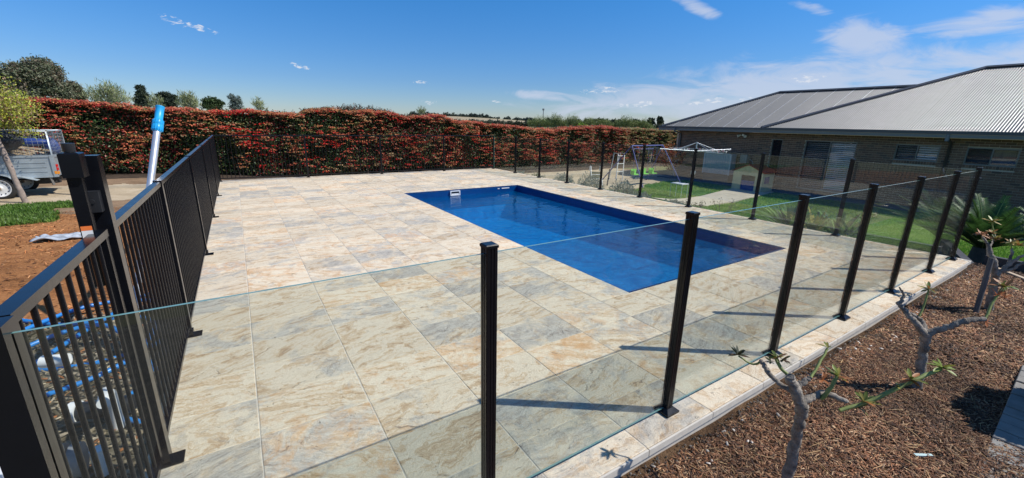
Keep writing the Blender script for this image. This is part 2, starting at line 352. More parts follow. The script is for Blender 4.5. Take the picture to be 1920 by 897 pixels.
# ------------------------------------------------------------------ terrain
DX0, DX1, DY0, DY1 = -0.60, 8.25, 1.175, 14.2      # pool deck rectangle
PX0, PX1, PY0, PY1 = 3.272, 6.588, 2.778, 9.948     # pool
def west(y): return -.12-.36*sst(2.5, 16, y)
def east(x, y=8.0): return (-.45-.45*sst(9, 16, y))*(1-sst(8.6, 16.5, x))-1.15*sst(8.6, 16.5, x)
def gz(x, y):
    x = np.asarray(x, float); y = np.asarray(y, float)
    mid = west(np.maximum(y, 14)); tt = sst(-4.5, 3.5, x)
    nb_ = -.95+0*x; z = np.where((y > 14) & (x < 8.4), mid*(1-tt)+np.where(x > 3.5, nb_+(east(8.4, y)-nb_)*sst(3.5, 8.4, x), nb_)*tt, np.where(x < 4, west(y), east(x, y)))
    bed = -.10+.0*x
    k = 1-sst(1.15, 1.6, y); k = np.where(x < -.6, (1-sst(0.8, 2.2, y)), k)
    z = np.where(x < 8.62, z*(1-k)+bed*k, z)
    z = z+.018*vn(x, y, 1.1, 1)+.008*vn(x, y, 4.0, 2)
    under = (x > DX0+.15) & (x < DX1-.15) & (y > DY0+.12) & (y < DY1-.15)
    z = np.where(under, -2.4, z)
    far = np.hypot(x-4, y-8); z = z*(1-sst(40, 90, far))+(-1.6)*sst(40, 90, far)
    return z
xs = np.r_[-3000, -1500, -800, -400, -200, -120, -80, -50, -35, -25, -18, -14, -11, np.arange(-8.5, -.75, .1), -.75, -.65, -.6, -.45, np.arange(-.2, 8.05, .12), 8.1, 8.25, 8.4, 8.5, 8.6, 8.64, np.arange(8.8, 22, .12), 24, 27, 32, 40, 55, 80, 120, 200, 400, 800, 1500, 3000]
ys = np.r_[-3000, -1500, -700, -300, -120, -60, -30, -15, -8, -5, -3, np.arange(-2, 1.1, .1), 1.1, 1.175, 1.295, 1.4, np.arange(1.6, 14.0, .12), 14.05, 14.2, np.arange(14.3, 24, .12), 26, 30, 36, 45, 60, 90, 140, 220, 400, 700, 1200, 2000, 3500]
nx, ny = len(xs), len(ys); XX, YY = np.meshgrid(xs, ys); ZZ = gz(XX, YY)
VG = np.c_[XX.ravel(), YY.ravel(), ZZ.ravel()]
ii, jj = np.meshgrid(np.arange(nx-1), np.arange(ny-1)); a = (jj*nx+ii).ravel()
FG = np.c_[a, a+1, a+1+nx, a+nx]; cxm = VG[FG].mean(1); cx, cy = cxm[:, 0], cxm[:, 1]
n1 = .22*vn(cx, cy, 1.3, 3)+.12*vn(cx, cy, 4, 4)
zone = np.zeros(len(FG), int)
zone[(cy < -2.9) & (cy > -30) & (cx > -12) & (cx < 40)] = 6    # dark soil added behind the viewer in place of shade, dims glass reflections
# west yard
wst = (cx < -.3) & (cy > -2) & (cy < 22.5) & (cx > -12)
zone[wst] = 2                                                # orange mulch
zone[wst & (cy+n1 > 12.9) & (cx > -4.9)] = 5                # bare dirt
zone[wst & (cx+n1*1.5 < -3.45-.12*(cy-12)) & (cy+2*n1 > 11.6) & (cy < 15.4+n1)] = 1   # lawn patch
zone[wst & (cy+n1 > 15.2+.1*(cx+3))] = 4                    # gravel drive
zone[wst & (cy+n1 > 18.6)] = 5
zone[(cy+n1*.5 > 20.3) & (cy < 24) & (cx > -12) & (cx < 30)] = 6
zone[wst & (cy < 5.2+n1) & (cx > -2.3+n1)] = 7              # pump corner
# north strip and dirt court
nor = (cx >= -.3) & (cy > 14) & (cy < 20.3-n1) & (cx < 22)
zone[nor] = 5; zone[nor & (cx < 12) & (cy > 17.2+n1)] = 6
# east lawn
es = (cx > 8.3) & (cx < 22) & (cy > -2) & (cy <= 14.6+n1)
zone[es] = 1
court = (cx > 8.3) & (cx < 21.4) & (cy > 12.4+n1-.0*cx+sst(13, 19, cx)*1.9) & (cy < 20.3)
zone[court] = 4
zone[(cx > 8.3) & (cx < 9.25+n1) & (cy > 1.3) & (cy < 14)] = 6          # planted border by the fence
zone[(cx > 8.6) & (cx < 12.5+n1) & (cy < 2.0+n1)] = 6
zone[(cx > -.6) & (cx < 8.62) & (cy < 1.3) & (cy > -3)] = 3               # mulch bed
GM = {0: ('ground', G_FIELD), 1: ('lawn', G_LAWN), 2: ('orange_mulch_ground', G_ORANGE), 3: ('mulch_bed', G_MULCH), 4: ('gravel_ground', G_PATH), 5: ('dirt_ground', G_DIRT), 6: ('garden_soil', G_SOIL), 7: ('rubble_ground', G_GREY)}
for z, (nm, mt) in GM.items():
    Fz = FG[zone == z]; u, inv = np.unique(Fz, return_inverse=True)
    npmesh(nm, VG[u], inv.reshape(Fz.shape), mt, smooth=True, kind='structure')

# ------------------------------------------------------------------ pool deck
deck = MB()
for (a, b, c, d) in ((DX0+.01, PX0-.02, DY0+.01, DY1-.01), (PX1+.02, DX1-.01, DY0+.01, DY1-.01)):
    deck.b2((a, c, -.46), (b, d, -.0035))
deck.b2((PX0-.02, DY0+.01, -.46), (PX1+.02, PY0-.02, -.0036)); deck.b2((PX0-.02, PY1+.02, -.46), (PX1+.02, DY1-.01, -.0036))
slab = deck.build('pool_deck', GROUT, kind='structure')
xj = sorted(set([DX0]+[-.1+.59*k for k in range(0, 15)]+[DX1])); yj = [DY0]+[1.965-.3955+.3955*k for k in range(0, 32)]
yj = [v for v in yj if v < DY1-.12]+[DY1]
pav = []
for i in range(len(xj)-1):
    for j in range(len(yj)-1):
        x0, x1, y0, y1 = xj[i], xj[i+1], yj[j], yj[j+1]
        if x1-x0 < .05: continue
        rects = [(x0, x1, y0, y1)]
        if x1 > PX0 and x0 < PX1 and y1 > PY0 and y0 < PY1:
            rects = []
            if x0 < PX0: rects.append((x0, PX0, y0, y1))
            if x1 > PX1: rects.append((PX1, x1, y0, y1))
            xa, xb = max(x0, PX0), min(x1, PX1)
            if xb > xa:
                if y0 < PY0: rects.append((xa, xb, y0, PY0))
                if y1 > PY1: rects.append((xa, xb, PY1, y1))
        for r in rects:
            if r[1]-r[0] > .03 and r[3]-r[2] > .03: pav.append(r)
pav.sort(key=lambda r: -(r[1]-r[0])*(r[3]-r[2])/(((r[0]+r[1])/2)**2+((r[2]+r[3])/2)**2+2.8)**1.5)
def paver_mesh(mb, r):
    g = .0026; x0, x1, y0, y1 = r[0]+g, r[1]-g, r[2]+g, r[3]-g; rr = random
    h = .0010*rr.random()-.0005; j = lambda: (rr.random()-.5)*.0028
    nxs = 3; pts = []
    for (ax, ay), (bx, by) in (((x0, y0), (x1, y0)), ((x1, y0), (x1, y1)), ((x1, y1), (x0, y1)), ((x0, y1), (x0, y0))):
        for k in range(nxs): t = k/nxs; pts.append((ax+(bx-ax)*t+j(), ay+(by-ay)*t+j()))
    n = len(pts); cx_, cy_ = (x0+x1)/2, (y0+y1)/2
    low = [(x, y, -.03) for x, y in pts]; mid = [(x, y, h-.0022) for x, y in pts]
    top = [(x+(cx_-x)*.004/max(.05, abs(cx_-x)+.001)*1.0, y+(cy_-y)*.004/max(.05, abs(cy_-y)+.001), h) for x, y in pts]
    mb.add(low+mid+top, [[k, (k+1) % n, n+(k+1) % n, n+k] for k in range(n)]+[[n+k, n+(k+1) % n, 2*n+(k+1) % n, 2*n+k] for k in range(n)]+[list(range(2*n, 3*n))])
for r in pav[:300]:
    mb = MB(); paver_mesh(mb, r); o = mb.build('paver', PAVER, slab)
    settint(o.data, (random.random(), random.random(), random.random()))
mb = MB(); cols = []
for r in pav[300:]:
    k = len(mb.v); paver_mesh(mb, r); cols += [(random.random(), random.random(), random.random(), 1)]*(len(mb.v)-k)
o = mb.build('far_pavers', PAVER, slab, kind='stuff')
at_ = o.data.color_attributes.new('tint', 'FLOAT_COLOR', 'POINT'); at_.data.foreach_set('color', np.array(cols, np.float32).ravel())
# pale bullnose tile lip along the garden edge
mb = MB()
for i in range(len(xj)-1):
    if xj[i+1]-xj[i] < .05: continue
    mb.b2((xj[i]+.003, DY0-.012, -.045), (xj[i+1]-.003, DY0-.0005, -.003))
mb.build('edge_trim', GROUT, slab)
# retaining sleeper walls
t_ = thing('sleeper_wall', (8.6, 1.0, -.1), 'low dark sleeper edging between the mulch bed and the palm by the deck corner', 'garden edging')
mb = MB(); mb.beam((8.62, -3, -.20), (8.62, 1.1, -.16), .08, .40); mb.build('sleeper', SLEEP, t_)
mb = MB(); mb.beam((8.45, 1.16, -.26), (10.6, 1.9, -.34), .10, .30); mb.build('sleeper', SLEEP, t_)
mb = MB(); mb.b2((8.28, 1.32, -.6), (8.46, 3.3, -.07)); mb.build('sleeper', SLEEP, t_)

# ------------------------------------------------------------------ pool
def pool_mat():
    m, t, p = newmat('pool_gelcoat_ripple_light'); P = wpos(t)
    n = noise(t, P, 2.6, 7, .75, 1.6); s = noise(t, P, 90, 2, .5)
    c = ramp(t, n, [(.38, (.002, .13, .38)), (.62, (.008, .29, .64))])  # two-tone swirl paints ripple brightness into the floor colour
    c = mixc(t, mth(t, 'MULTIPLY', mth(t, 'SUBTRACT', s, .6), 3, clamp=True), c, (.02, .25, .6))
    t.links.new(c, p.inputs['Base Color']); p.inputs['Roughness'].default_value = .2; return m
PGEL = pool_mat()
PWALL = simple('pool_wall_shade_blue', (.002, .050, .19), .2, 0, .12, 3)  # darker than the floor blue: wall shade put into the colour
pool = thing('swimming_pool', (PX0, PY0, 0), 'blue rectangular swimming pool sunk in the stone deck', 'pool')
mb = MB(); b0, b1 = -1.25, -1.7
x0, x1, y0, y1 = PX0+.004, PX1-.004, PY0+.004, PY1-.004; zt = -.006
def rim(z, o): return [(x0+o, y0+o, z), (x1-o, y0+o, z), (x1-o, y1-o, z), (x0+o, y1-o, z)]
L = [rim(zt, -.0), rim(zt-.028, .0), rim(zt-.034, .022), rim(-.16, .024), rim(-.52, .05)]
base = len(mb.v)
for r in L: mb.v += r
mb.cm = 1
for k in range(len(L)-1):
    for q in range(4): mb.face([base+k*4+q, base+(k+1)*4+q, base+(k+1)*4+(q+1) % 4, base+k*4+(q+1) % 4])
mb.cm = 0
# sloping floor: shallow near end, deep far end, bench along the garden end
fl = [(x0+.05, y0+.05, -.52), (x1-.05, y0+.05, -.52), (x1-.05, y1-.05, -.52), (x0+.05, y1-.05, -.52)]
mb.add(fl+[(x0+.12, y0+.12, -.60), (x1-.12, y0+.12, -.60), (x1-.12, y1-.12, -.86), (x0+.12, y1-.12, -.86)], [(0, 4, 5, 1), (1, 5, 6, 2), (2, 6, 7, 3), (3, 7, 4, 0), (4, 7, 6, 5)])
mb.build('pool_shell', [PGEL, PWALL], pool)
mb = MB()   # dark strip painted in as the coping's shadow line at the lip
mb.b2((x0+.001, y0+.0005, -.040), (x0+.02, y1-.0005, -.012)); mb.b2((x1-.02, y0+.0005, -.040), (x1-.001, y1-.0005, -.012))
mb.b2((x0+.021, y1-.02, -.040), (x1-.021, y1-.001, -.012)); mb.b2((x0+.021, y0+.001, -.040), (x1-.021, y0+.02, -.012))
mb.build('lip_shadow_strip', simple('lip_shadow_blue', (.004, .05, .16), .3), pool)
sk = MB(); xs0 = 4.62
for (a, b) in (((xs0-.14, y1-.065, -.155), (xs0+.14, y1-.025, -.135)), ((xs0-.14, y1-.065, -.05), (xs0+.14, y1-.025, -.03)), ((xs0-.14, y1-.065, -.135), (xs0-.115, y1-.025, -.05)), ((xs0+.115, y1-.065, -.135), (xs0+.14, y1-.025, -.05))): sk.b2(a, b)
so = sk.build('skimmer_frame', WHITEP, pool)
mb = MB(); mb.b2((xs0-.113, y1-.04, -.134), (xs0+.113, y1-.028, -.051)); mb.build('skimmer_mouth', DARKP, so)
mb = MB(); mb.b2((xs0-.1, y1-.058, -.134), (xs0+.1, y1-.045, -.10)); mb.build('skimmer_flap', WHITEP, so)
mb = MB(); mb.b2((5.92, y1-.032, -.075), (5.98, y1-.025, -.055)); mb.b2((6.05, y1-.032, -.075), (6.30, y1-.025, -.05)); mb.build('pool_badge', WHITEP, pool)
# water surface: real ripples
def water_mat():
    m = bpy.data.materials.new('pool_water'); m.use_nodes = True; t = m.node_tree; t.nodes.clear(); P = wpos(t)
    st = nd(t, 'ShaderNodeMapping', ins={'Vector': P, 'Scale': (1.0, 1.9, 1), 'Rotation': (0, 0, .25)}).outputs[0]
    h = mth(t, 'ADD', noise(t, st, 1.5, 2, .5, 1.2), mth(t, 'MULTIPLY', noise(t, st, 6, 3, .55, .8), .22))
    # fine ring ripples near the skimmer return
    w = nd(t, 'ShaderNodeTexWave', wave_type='RINGS', rings_direction='SPHERICAL', ins={'Vector': nd(t, 'ShaderNodeMapping', ins={'Vector': P, 'Location': (-4.0, -9.9, 0), 'Scale': (1, 1, 1)}).outputs[0], 'Scale': 5.0, 'Distortion': 4.5, 'Detail': 2})
    d = nd(t, 'ShaderNodeVectorMath', operation='DISTANCE', ins={0: P, 1: (4.3, 9.3, -.17)})
    near = nd(t, 'ShaderNodeMapRange', ins={0: d.outputs['Value'], 1: 1.4, 2: .4, 3: 0, 4: 1}, clamp=True)
    h = mth(t, 'ADD', h, mth(t, 'MULTIPLY', mth(t, 'MULTIPLY', w.outputs[1], near.outputs[0]), .12))
    b = nd(t, 'ShaderNodeBump', ins={'Height': h, 'Strength': 1.0, 'Distance': .012})
    fr = nd(t, 'ShaderNodeFresnel', ins={'IOR': two_sided_ior(t, 1.33), 'Normal': b.outputs[0]})
    tr = nd(t, 'ShaderNodeBsdfTransparent', ins={0: (.72, .92, .98, 1)})
    b2 = nd(t, 'ShaderNodeBump', ins={'Height': h, 'Strength': 1.0, 'Distance': .14})
    df = nd(t, 'ShaderNodeBsdfDiffuse', ins={0: (.0, .17, .48, 1), 2: b2.outputs[0]})
    body = nd(t, 'ShaderNodeMixShader', ins={0: .27, 1: tr.outputs[0], 2: df.outputs[0]})
    gl = nd(t, 'ShaderNodeBsdfGlossy', ins={'Roughness': .015, 'Normal': b.outputs[0]})
    mx = nd(t, 'ShaderNodeMixShader', ins={0: fr.outputs[0], 1: body.outputs[0], 2: gl.outputs[0]})
    t.links.new(mx.outputs[0], nd(t, 'ShaderNodeOutputMaterial').inputs[0]); return m
gx = np.linspace(x0+.026, x1-.026, 60); gy = np.linspace(y0+.026, y1-.026, 120); A, B = np.meshgrid(gx, gy)
Zw = -.165+.003*vn(A, B, 2.2, 5)+.0012*vn(A, B, 6, 6)
i_, j_ = np.meshgrid(np.arange(59), np.arange(119)); k_ = (j_*60+i_).ravel()
npmesh('pool_water', np.c_[A.ravel(), B.ravel(), Zw.ravel()], np.c_[k_, k_+1, k_+61, k_+60], water_mat(), smooth=True, kind='structure')

# ------------------------------------------------------------------ glass fences
HP = 1.25
def gpost_mesh(size=.05, h=HP):
    mb = MB(); s = size/2; g = .0022
    prof = []
    for (ax, ay), (bx, by) in (((-s, -s), (s, -s)), ((s, -s), (s, s)), ((s, s), (-s, s)), ((-s, s), (-s, -s))):
        dx, dy = (bx-ax), (by-ay); nxn, nyn = -dy/size, dx/size
        for t, dep in ((.06, 0), (.30, 0), (.32, g), (.40, g), (.42, 0), (.58, 0), (.60, g), (.68, g), (.70, 0), (.94, 0)):
            prof.append((ax+dx*t+nxn*dep, ay+dy*t+nyn*dep))
    mb.prism(prof, 0.0, h-.012); me = mb.mesh('glass_post', BLACK); return me
def plate_mesh():
    mb = MB(); a, b = .055, .029
    mb.add([(-a, -a, 0), (a, -a, 0), (a, a, 0), (-a, a, 0), (-a, -a, .012), (a, -a, .012), (a, a, .012), (-a, a, .012), (-b, -b, .034), (b, -b, .034), (b, b, .034), (-b, b, .034)],
           [(0, 1, 5, 4), (1, 2, 6, 5), (2, 3, 7, 6), (3, 0, 4, 7), (4, 5, 9, 8), (5, 6, 10, 9), (6, 7, 11, 10), (7, 4, 8, 11), (8, 9, 10, 11)])
    return mb.mesh('base_plate', BLACK)
def cap_mesh(size=.05):
    mb = MB(); mb.box((0, 0, .007), (size+.004, size+.004, .014), None, .004); return mb.mesh('post_cap', BLACK)
GP, PL, CP = gpost_mesh(), plate_mesh(), cap_mesh()
def gpost(parent, x, y):
    o = link('post', GP, parent, (x, y, .002)); link('base_plate', PL, o, (x, y, .003)); link('post_cap', CP, o, (x, y, HP-.012)); return o
def gpanel(parent, p, q, z0=.035, z1=1.215):
    p = Vector(p); q = Vector(q); d = (q-p).normalized(); n = Vector((-d.y, d.x))*.005
    mb = MB(); c = [p-n, q-n, q+n, p+n]
    mb.v = [(v.x, v.y, z0) for v in c]+[(v.x, v.y, z1) for v in c]
    mb.cm = 0; mb.face([0, 1, 5, 4]); mb.face([2, 3, 7, 6])
    mb.cm = 1; mb.face([4, 5, 6, 7]); mb.face([0, 3, 2, 1]); mb.face([1, 2, 6, 5]); mb.face([3, 0, 4, 7])
    return mb.build('glass_panel', [GLASS, GEDGE], parent)
YA, XB, YC, XL = 1.328, 8.13, 13.954, -.52
near = thing('glass_pool_fence', (0, YA, 0), 'near glass pool fence of clear panels between black posts along the mulch bed edge', 'fence')
ax = [.758, 2.018, 3.287, 4.536, 5.775, 7.06, 8.06]
for x in ax: gpost(near, x, YA)
e = [XL+.035]+ax
for a, b in zip(e[:-1], e[1:]): gpanel(near, (a+(.022 if a > 0 else 0), YA), (b-.022, YA))
mb = MB()
for x in ax[-1:]:
    for z in (.12, 1.12): mb.tube([(x+.02, YA-.026, z), (x+.02, YA-.04, z)], .006, 8)
mb.build('post_screws', RUST, near)
farg = thing('glass_pool_fence', (XB, 5, 0), 'far glass pool fence beyond the water beside the lawn', 'fence')
by = [12.42, 11.0, 9.6, 8.2, 6.84, 5.48, 4.09, 2.72]
for y in by: gpost(farg, XB, y)
e = [YC-.03]+by+[YA+.03]
for k, (a, b) in enumerate(zip(e[:-1], e[1:])):
    x1_ = XB if k < len(e)-2 else 8.07
    gpanel(farg, (XB, a-.022), (x1_, b+.022))

# ------------------------------------------------------------------ tubular fences
def prismbox(w_, d_, h_, name, ch=.003):
    mb = MB(); a, b = w_/2, d_/2
    mb.prism([(-a+ch, -b), (a-ch, -b), (a, -b+ch), (a, b-ch), (a-ch, b), (-a+ch, b), (-a, b-ch), (-a, -b+ch)], 0, h_); return mb.mesh(name, BLACK)
PICK = (lambda mb: (mb.tube([(0, 0, 0), (0, 0, 1.11)], .008, 8), mb.mesh('picket', BLACK))[1])(MB())
TP = prismbox(.05, .05, 1.245, 'fence_post')
FOOT = (lambda mb: (mb.b2((-.05, -.045, 0), (.085, .045, .008)), mb.b2((-.032, -.032, .008), (.032, .032, .05)), mb.mesh('foot_plate', BLACK))[2])(MB())
FOOTB = (lambda mb: (mb.b2((-.05, -.05, 0), (.05, .05, .008)), mb.b2((-.032, -.032, .008), (.032, .032, .04)), mb.mesh('foot_plate', BLACK))[2])(MB())
def tpost(par, x, y, foot): 
    o = link('post', TP, par, (x, y, .002)); link('foot_plate', foot, o, (x, y, .003)); 
    mb = MB(); return o
def bay(par, p, q, npk, zt=1.225, zb=.08):
    p = Vector(p); q = Vector(q); d = (q-p).normalized(); a = p+d*.027; b = q-d*.027
    mb = MB(); mb.beam((a.x, a.y, zt), (b.x, b.y, zt), .040, .030); mb.build('top_rail', BLACK, par)
    mb = MB(); mb.beam((a.x, a.y, zb), (b.x, b.y, zb), .030, .025); mb.build('bottom_rail', BLACK, par)
    for k in range(npk):
        c = a+(b-a)*((k+.5)/npk); link('picket', PICK, par, (c.x, c.y, zb+.008))
lf = thing('tubular_pool_fence', (XL, 8, 0), 'black tubular pool fence running away down the left edge of the deck', 'fence')
ly = [3.93, 6.38, 8.86, 11.35]
for y in ly: tpost(lf, XL, y, FOOT)
tall = MB(); tall.prism([(-.022+XL, -.0325+2.40), (.0325+XL, -.0325+2.40), (.0325+XL, .0325+2.40), (-.022+XL, .0325+2.40)], .003, 1.535)
tp = tall.build('latch_post', BLACK, lf)
link('foot_plate', FOOT, tp, (XL, 2.40, .003))
e = [2.405]+ly+[YC]
for a, b in zip(e[:-1], e[1:]): bay(lf, (XL, a), (XL, b), max(6, round((b-a)/.098)))
mb = MB(); mb.b2((XL-.030, 2.325, 1.31), (XL+.018, 2.3665, 1.395)); mb.tube([(XL-.005, 2.325, 1.355), (XL-.005, 2.319, 1.355)], .009, 10); mb.build('latch_striker', DARKP, lf)
bf = thing('tubular_pool_fence', (4, YC, 0), 'black tubular pool fence across the back of the deck in front of the red hedge', 'fence')
cxs = [XL, 1.684, 3.889, 6.103, XB]
for x in cxs: tpost(bf, x, YC, FOOTB)
for a, b in zip(cxs[:-1], cxs[1:]): bay(bf, (a, YC), (b, YC), round((b-a)/.098))
# gate with hinge post and magnetic latch
hp = MB(); hp.prism([(-.035+XL, -.035+1.325), (.035+XL, -.035+1.325), (.035+XL, .035+1.325), (-.035+XL, .035+1.325)], .003, 1.245)
ho = thing('gate_hinge_post', (XL, 1.325, 0), 'thick black post at the nearest corner carrying the gate', 'post')
hp.build('post_body', BLACK, ho); link('foot_plate', FOOT, ho, (XL, 1.325, .003))
gate = thing('pool_gate', (XL, 1.4, 0), 'black picket pool gate with a tall latch box in the left corner', 'gate')
mb = MB(); mb.b2((XL-.0175, 1.385, .07), (XL+.0175, 1.42, 1.21)); mb.build('stile', BLACK, gate)
mb = MB(); mb.b2((XL-.0175, 2.285, .07), (XL+.0175, 2.32, 1.21)); mb.build('stile', BLACK, gate)
mb = MB(); mb.beam((XL, 1.385, 1.225), (XL, 2.32, 1.225), .042, .03); mb.build('top_rail', BLACK, gate)
mb = MB(); mb.beam((XL, 1.421, .085), (XL, 2.284, .085), .03, .03); mb.build('bottom_rail', BLACK, gate)
for k in range(9): link('picket', PICK, gate, (XL, 1.42+.865*(k+.5)/9, .09))
for z in (.22, 1.05):
    mb = MB(); mb.b2((XL-.014, 1.3605, z), (XL+.014, 1.3845, z+.09)); mb.build('hinge', DARKP, gate)
lt = MB(); lt.b2((XL-.042, 2.245, 1.02), (XL-.001, 2.283, 1.462)); lt.b2((XL-.046, 2.225, 1.463), (XL+.013, 2.30, 1.555), .004)
lo = lt.build('latch_body', BLACK, gate)
mb = MB(); mb.tube([(XL-.018, 2.262, 1.556), (XL-.018, 2.262, 1.57), (XL-.018, 2.262, 1.59)], [.017, .019, .0195], 14); mb.build('latch_knob', DARKP, lo)
mb = MB(); mb.b2((XL-.038, 2.2415, 1.255), (XL-.006, 2.2445, 1.272)); mb.build('warning_sticker', simple('sticker_orange', (.85, .2, .04), .5, 0, .03), lo)
mb = MB(); mb.b2((XL-.038, 2.2415, 1.20), (XL-.006, 2.2445, 1.2545)); mb.build('sticker_panel', WHITEP, lo)

# telescopic pole leaning on the fence
pole = thing('telescopic_pole', (-.66, 4.75, -.2), 'pale telescopic pool pole with a bright blue grip leaning on the left fence', 'pole')
pd = Vector((.127, .30, .61)).normalized(); pb = Vector((-.937, 3.93, -.2))
P_ = lambda h: pb+pd*h
def pdir(z): return P_((z+.2)/pd.z)
mb = MB(); mb.tube([pdir(-.2), pdir(1.565)], .025, 18); mb.build('shaft', ALU, pole)
g = MB(); g.tube([pdir(1.565), pdir(1.572), pdir(1.594), pdir(1.615), pdir(1.619), pdir(1.623), pdir(1.651), pdir(1.666), pdir(1.669), pdir(1.763), pdir(1.767), pdir(1.774)], [.028, .034, .038, .040, .035, .040, .037, .032, .029, .031, .034, .034], 18)
go = g.build('grip', BLUEG, pole)
mb = MB()
q = pd.orthogonal().normalized(); q2 = pd.cross(q)
for k in range(14):
    a = 2*PI*k/14; rr_ = (q*math.cos(a)+q2*math.sin(a))
    mb.beam(pdir(1.576)+rr_*.0375, pdir(1.659)+rr_*.0368, .005, .005)
mb.build('grip_ribs', BLUEG, go)

# ------------------------------------------------------------------ pool equipment behind the gate
pump = thing('pool_pump', (-1.05, 2.75, -.12), 'black and grey pool pump with clear lid on the ground behind the gate', 'pump')
mb = MB(); mb.tube([(-1.18, 2.62, .02), (-.92, 2.62, .02)], .10, 16); mb.tube([(-.90, 2.62, .02), (-.86, 2.62, .02)], .085, 16); mb.build('motor', GREYP, pump)
mb = MB(); mb.tube([(-1.34, 2.64, -.12), (-1.34, 2.64, -.05), (-1.34, 2.64, .06), (-1.34, 2.64, .12)], [.09, .10, .11, .105], 18); mb.build('strainer_pot', DARKP, pump)
mb = MB(); mb.tube([(-1.34, 2.64, .121), (-1.34, 2.64, .15), (-1.34, 2.64, .165)], [.115, .115, .07], 18); mb.build('lid', GREYP, pump)
mb = MB(); mb.b2((-1.42, 2.5, -.16), (-.84, 2.76, -.115)); mb.build('base', DARKP, pump)
pv = thing('pvc_pipework', (-1.3, 3.6, -.1), 'white plastic plumbing pipes with elbows behind the gate pickets', 'pipes')
mb = MB(); mb.tube([(-1.24, 3.42, -.15), (-1.24, 3.42, .22)], .032, 14); mb.build('riser', WHITEP, pv)
mb = MB(); mb.tube([(-1.24, 3.42, .2205), (-1.24, 3.42, .27), (-1.29, 3.44, .29), (-1.44, 3.5, .29)], .042, 14); mb.build('elbow', WHITEP, pv)
mb = MB(); mb.tube([(-1.16, 3.40, .25), (-1.04, 3.36, .25)], .038, 14); mb.build('coupling', WHITEP, pv)
mb = MB(); mb.tube([(-.82, 3.05, -.12), (-.82, 3.05, .12), (-.82, 3.0, .16), (-.80, 2.85, .17)], .030, 12); mb.build('riser', WHITEP, pv)
mb = MB(); mb.tube([(-.80, 2.62, -.1), (-.80, 2.62, .05)], .035, 12); mb.build('coupling', WHITEP, pv)
cl = thing('salt_chlorinator', (-.86, 3.25, -.1), 'clear and dark chlorinator housing beside the white pipes', 'pool equipment')
mb = MB(); mb.tube([(-1.0, 3.18, -.02), (-.75, 3.12, -.02)], .055, 14); mb.build('cell_body', DARKP, cl)
mb = MB(); mb.tube([(-1.04, 3.19, -.02), (-1.0, 3.18, -.02)], .065, 14); mb.build('end_cap', WHITEP, cl)
hu = thing('filter_cabinet', (-1.3, 2.15, -.12), 'grey louvred equipment cabinet low behind the hinge post', 'pool equipment')
mb = MB(); mb.b2((-1.52, 2.05, -.12), (-.98, 2.42, .14)); mb.build('case', GREYP, hu)
for k in range(9):
    mb = MB(); mb.beam((-1.50, 2.08+.036*k, .152), (-1.0, 2.08+.036*k, .152), .016, .018); mb.build('louvre', GREYP, hu)
mb = MB(); mb.b2((-1.54, 2.44, -.12), (-.96, 2.52, .17)); mb.build('front_band', WHITEP, hu)
def hose(pts, name, label, r=.02):
    # smooth catmull-rom, corrugated
    P3 = [Vector(p) for p in pts]; out = []
    for i in range(len(P3)-1):
        a, b, c, d = P3[max(i-1, 0)], P3[i], P3[i+1], P3[min(i+2, len(P3)-1)]
        n = max(2, int((c-b).length/.02))
        for k in range(n):
            t = k/n; out.append(.5*((2*b)+(c-a)*t+(2*a-5*b+4*c-d)*t*t+(3*b-a-3*c+d)*t**3))
    mb = MB(); mb.tube(out, [r*(1.0 if k % 2 else .86) for k in range(len(out))], 8)
    o = mb.build(name, BLUEH); return tag(o, label, 'hose')
z = -.12
hose([(-3.1, 5.6, z-.02), (-2.2, 5.55, z), (-1.5, 5.0, z), (-1.0, 4.9, z), (-.72, 4.3, z), (-1.1, 4.05, z), (-1.6, 4.2, z+.02), (-1.9, 4.6, z+.02), (-1.5, 5.25, z+.04), (-1.0, 5.5, z), (-.75, 6.0, z)], 'pool_hose', 'blue corrugated pool hose looping across the ground and out past the near fence')
hose([(-1.65, 3.75, z), (-1.3, 4.6, z+.05), (-1.0, 5.2, z+.05), (-.8, 4.7, z+.06), (-.9, 3.9, z+.04), (-1.4, 3.68, z), (-1.75, 3.9, z), (-1.6, 4.5, z+.05), (-1.15, 4.6, z+.08), (-.72, 3.7, z)], 'pool_hose', 'blue corrugated pool hose coiled closest behind the gate pickets')
hose([(-.75, 3.6, z), (-.85, 3.2, z+.03), (-.7, 3.0, z+.02)], 'pool_hose', 'short blue hose end by the white pipes', .017)

# ------------------------------------------------------------------ house
HX = 21.5; HZ = -1.12; TOPW = 1.47; HY0, HY1 = -6.0, 15.7
house = thing('brick_house', (HX, 5, HZ), 'single storey brown brick house with grey corrugated hip roof on the right', 'house')
ops = [(7.17, 9.09, -.92, 1.2), (4.66, 5.92, .60, 1.2), (2.74, 3.98, .59, 1.18), (10.05, 10.53, -.95, 1.2)]
yc = sorted(set([HY0, HY1]+[v for o in ops for v in o[:2]])); zc = sorted(set([HZ, TOPW]+[v for o in ops for v in o[2:]]))
mb = MB()
for i in range(len(yc)-1):
    for j in range(len(zc)-1):
        ym, zm = (yc[i]+yc[i+1])/2, (zc[j]+zc[j+1])/2
        if any(o[0] < ym < o[1] and o[2] < zm < o[3] for o in ops): continue
        mb.b2((HX, yc[i], zc[j]), (HX+.11, yc[i+1], zc[j+1]))
mb.b2((HX, HY1, HZ), (HX+9, HY1+.11, TOPW)); mb.b2((HX, HY0-.11, HZ), (HX+9, HY0, TOPW))
mb.build('wall', MORTAR, house)
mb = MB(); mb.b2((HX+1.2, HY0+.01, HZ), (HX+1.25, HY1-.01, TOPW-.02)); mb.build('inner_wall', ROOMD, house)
bl = []
sill = {(1): .11, (2): .11}
z = HZ+.002; row = 0
